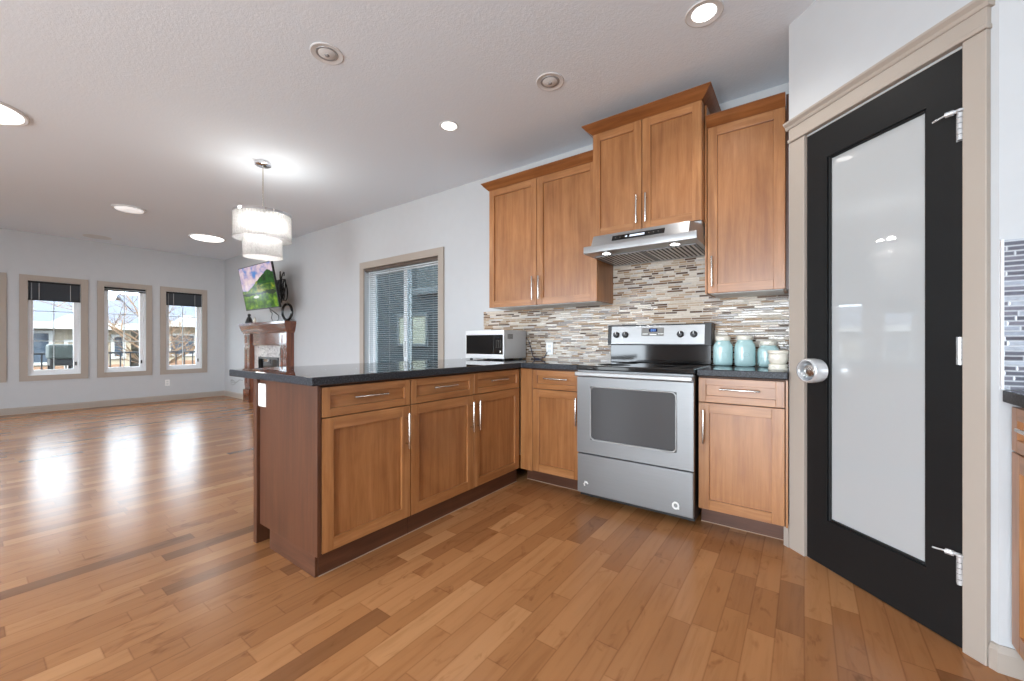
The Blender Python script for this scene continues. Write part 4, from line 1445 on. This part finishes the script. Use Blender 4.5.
root = empty('barbecue', (-11.15, 1.08, -0.06), PI / 2, 'grey green covered grill behind the glass of the second window', 'grill')
CV = plain('grill_cover', srgb(66, 72, 68), 0.6, nz=0.15)
MB().box(-0.17, 0.17, -0.22, 0.22, 0.86, 1.13, 0.03).build('lid', CV, root)
MB().box(-0.15, 0.15, -0.20, 0.20, 0.74, 0.86, 0.01).build('firebox', BLACKMAT, root)
for sx_ in (-1, 1):
    for sy_ in (-1, 1):
        MB().box(sx_ * 0.13 - 0.018, sx_ * 0.13 + 0.018, sy_ * 0.18 - 0.018, sy_ * 0.18 + 0.018, 0.0, 0.75).build('leg', BLACKMAT, root)

STUCCO = plain('cream_stucco', srgb(138, 128, 112), 0.9, nz=0.05)
ROOFM = plain('slate_blue_shingles', srgb(66, 72, 84), 0.85, nz=0.15)
FASCIA = plain('white_fascia', srgb(150, 150, 148), 0.6)
DGLASS = plain('dark_window_glass', srgb(52, 62, 74), 0.05, coat=0.5)
BRICKM = N('tan_brick')
bt = BRICKM.n('ShaderNodeTexBrick')
BRICKM.l(BRICKM.coords((4, 4, 4)), bt.inputs['Vector'])
bt.inputs['Color1'].default_value = srgb(130, 96, 72)
bt.inputs['Color2'].default_value = srgb(110, 78, 58)
bt.inputs['Mortar'].default_value = srgb(146, 138, 128)
BRICKM.set(Base_Color=bt.outputs['Color'], Roughness=0.9)
BRICKM = BRICKM.m


def house(name, x, y0, y1, eave, ridge, label, gable_at, openings):
    """facade at x facing +x, roof sloping away; gable_at = (y0, y1) of a small front gable"""
    r = empty(name, (x, y0, GZ), 0, label, 'house', 'houses across the yard')
    L = y1 - y0
    e, rg = eave - GZ, ridge - GZ
    w = MB().box(-7, 0, 0, L, 0, e).build('wall', STUCCO, r)
    MB().box(-0.05, 0.06, 0.2, L - 0.2, 0.0, 1.2).build('brick_base', BRICKM, r)
    b = MB()
    b.prism([(0.55, e - 0.05), (0.55, e + 0.06), (-3.5, rg + 0.08), (-7.5, e + 0.06), (-7.5, e - 0.05), (-3.5, rg - 0.05)], L + 0.6, Matrix(((1, 0, 0, 0), (0, 0, 1, -0.3), (0, 1, 0, 0), (0, 0, 0, 1))))
    bmesh.ops.recalc_face_normals(b.bm, faces=b.bm.faces)
    b.build('roof', ROOFM, r)
    MB().box(0.50, 0.62, -0.3, L + 0.3, e - 0.16, e + 0.07).build('gutter', FASCIA, r)
    if gable_at:
        a, c = gable_at
        b = MB()
        b.prism([(a, e - 0.05), (c, e - 0.05), ((a + c) / 2, e + (c - a) * 0.26)], 1.6, Matrix(((0, 0, 1, -1.0), (1, 0, 0, 0), (0, 1, 0, 0), (0, 0, 0, 1))))
        bmesh.ops.recalc_face_normals(b.bm, faces=b.bm.faces)
        b.build('gable', FASCIA, r)
    for (wy, ww, z0, z1, kind) in openings:
        y, z0, z1 = wy - y0, z0 - GZ, z1 - GZ
        f_ = MB().ring_frame(y, y + ww, z0, z1, 0.09, 0.09, 0.09, 0.09, -0.08, 0.0).build(kind, FASCIA, r, M=Matrix(((0, -1, 0, 0.0), (1, 0, 0, 0), (0, 0, 1, 0), (0, 0, 0, 1))))
        MB().box(0.0, 0.03, y + 0.08, y + ww - 0.08, z0 + 0.08, z1 - 0.08).build('pane' if kind == 'window' else 'door_face', DGLASS if kind == 'window' else STUCCO, f_)
    return r


house('house', -20.5, -2.5, 3.75, 1.72, 2.85, 'cream house with grey roof outside the second window', (4.0, 5.3), [(-1.0, 0.9, 0.4, 1.45, 'window'), (1.25, 0.55, 0.35, 1.5, 'window'), (2.05, 1.0, -0.7, 1.2, 'garage_door'), (3.2, 0.4, 0.5, 1.4, 'window')])
house('house', -22.5, 4.6, 12.0, 1.95, 3.3, 'cream house with grey roof behind the bare tree', (0.6, 2.0), [(4.75, 0.4, 0.3, 1.5, 'window'), (5.3, 1.0, 0.5, 1.5, 'window'), (7.0, 2.2, -0.8, 1.3, 'garage_door')])

# neighbour's side wall seen through the sliding door
SIDING = N('blue_grey_siding')
tc = SIDING.n('ShaderNodeTexCoord')
sp = SIDING.n('ShaderNodeSeparateXYZ')
SIDING.l(tc.outputs['Object'], sp.inputs[0])
fz = SIDING.math('FRACT', SIDING.math('DIVIDE', sp.outputs[2], 0.16))
SIDING.set(Base_Color=SIDING.ramp(fz, [(0.0, srgb(66, 72, 73)), (0.10, srgb(94, 101, 102)), (0.95, srgb(100, 106, 107))]), Roughness=0.7)
SIDING.bump(fz, 0.5, 0.02)
SIDING = SIDING.m
root = empty('neighbour_house', (-12.0, 6.6, GZ), 0, 'blue grey sided neighbouring house seen through the sliding door', 'house')
MB().box(0, 4.3, 0, 4, 0, 4.9).box(4.3, 12.5, 0.0, 4, 0, 3.15).build('siding_wall', SIDING, root)
MB().box(4.31, 12.7, -0.18, 4.1, 3.15, 3.30, 0.02).build('low_roof', FASCIA, root)
b = MB()
b.prism([(-0.5, 4.85), (-0.5, 5.0), (2.0, 6.6), (4.5, 5.0), (4.5, 4.85)], 4.9, Matrix(((0, 0, 1, -0.4), (1, 0, 0, 0), (0, 1, 0, 0), (0, 0, 0, 1))))
bmesh.ops.recalc_face_normals(b.bm, faces=b.bm.faces)
b.build('roof', ROOFM, root)
wx = -8.42 + 12.0
wf = MB().ring_frame(wx, wx + 1.15, 1.90, 2.72, 0.08, 0.08, 0.08, 0.08, -0.06, 0.0, 0.01).build('window', FASCIA, root)
MB().box(wx + 0.07, wx + 1.08, -0.03, -0.005, 1.97, 2.65).build('drawn_blind', plain('glowing_cream_blind', srgb(226, 214, 186), 0.6, emis=(1.0, 0.86, 0.62, 1), es=0.5), wf)  # blind glows by itself; its lit look is put into the material
MB().box(wx + 0.565, wx + 0.595, -0.05, -0.03, 1.97, 2.65).build('mullion', FASCIA, wf)

# bare tree outside the third and fourth windows
root = empty('tree', (-15.3, 3.35, GZ), 0, 'bare branched winter tree outside the third and fourth windows', 'tree')
BARK = plain('pale_bark', srgb(104, 82, 62), 0.9, nz=0.15)
rnd = random.Random(4)
trunk = MB()
trunk.tube([(0, 0, 0), (0.03, 0.02, 0.7), (-0.02, 0.05, 1.4), (0.02, 0.02, 1.8)], [0.10, 0.085, 0.075, 0.065], 10)
trunk.build('trunk', BARK, root, 60)
br = MB()


def grow(p, d, L, r, lvl):
    pts = [p]
    q = p.copy()
    dd = d.copy()
    for s in range(4):
        dd = (dd + Vector((rnd.uniform(-.22, .22), rnd.uniform(-.22, .22), rnd.uniform(-.12, .18)))).normalized()
        q = q + dd * L / 4
        pts.append(q.copy())
    br.tube(pts, [r, r * .85, r * .7, r * .55, r * .4], 5)
    if lvl < 3:
        for c in range(4 if lvl < 2 else 3):
            i = rnd.choice((1, 2, 3, 4))
            a = rnd.uniform(0, 2 * PI)
            side = Vector((math.cos(a), math.sin(a), rnd.uniform(-.2, .7)))
            grow(pts[i], (dd * 0.6 + side * 0.8).normalized(), L * rnd.uniform(.5, .75), r * 0.5, lvl + 1)


for k in range(8):
    a = 2 * PI * k / 8 + rnd.uniform(-.3, .3)
    grow(Vector((0, 0, 1.1 + 0.09 * k)), Vector((math.cos(a) * .8, math.sin(a) * 1.1, rnd.uniform(.25, .9))).normalized(), rnd.uniform(1.2, 1.8), 0.035, 0)
o = br.build('branches', BARK, root)
o['kind'] = 'stuff'
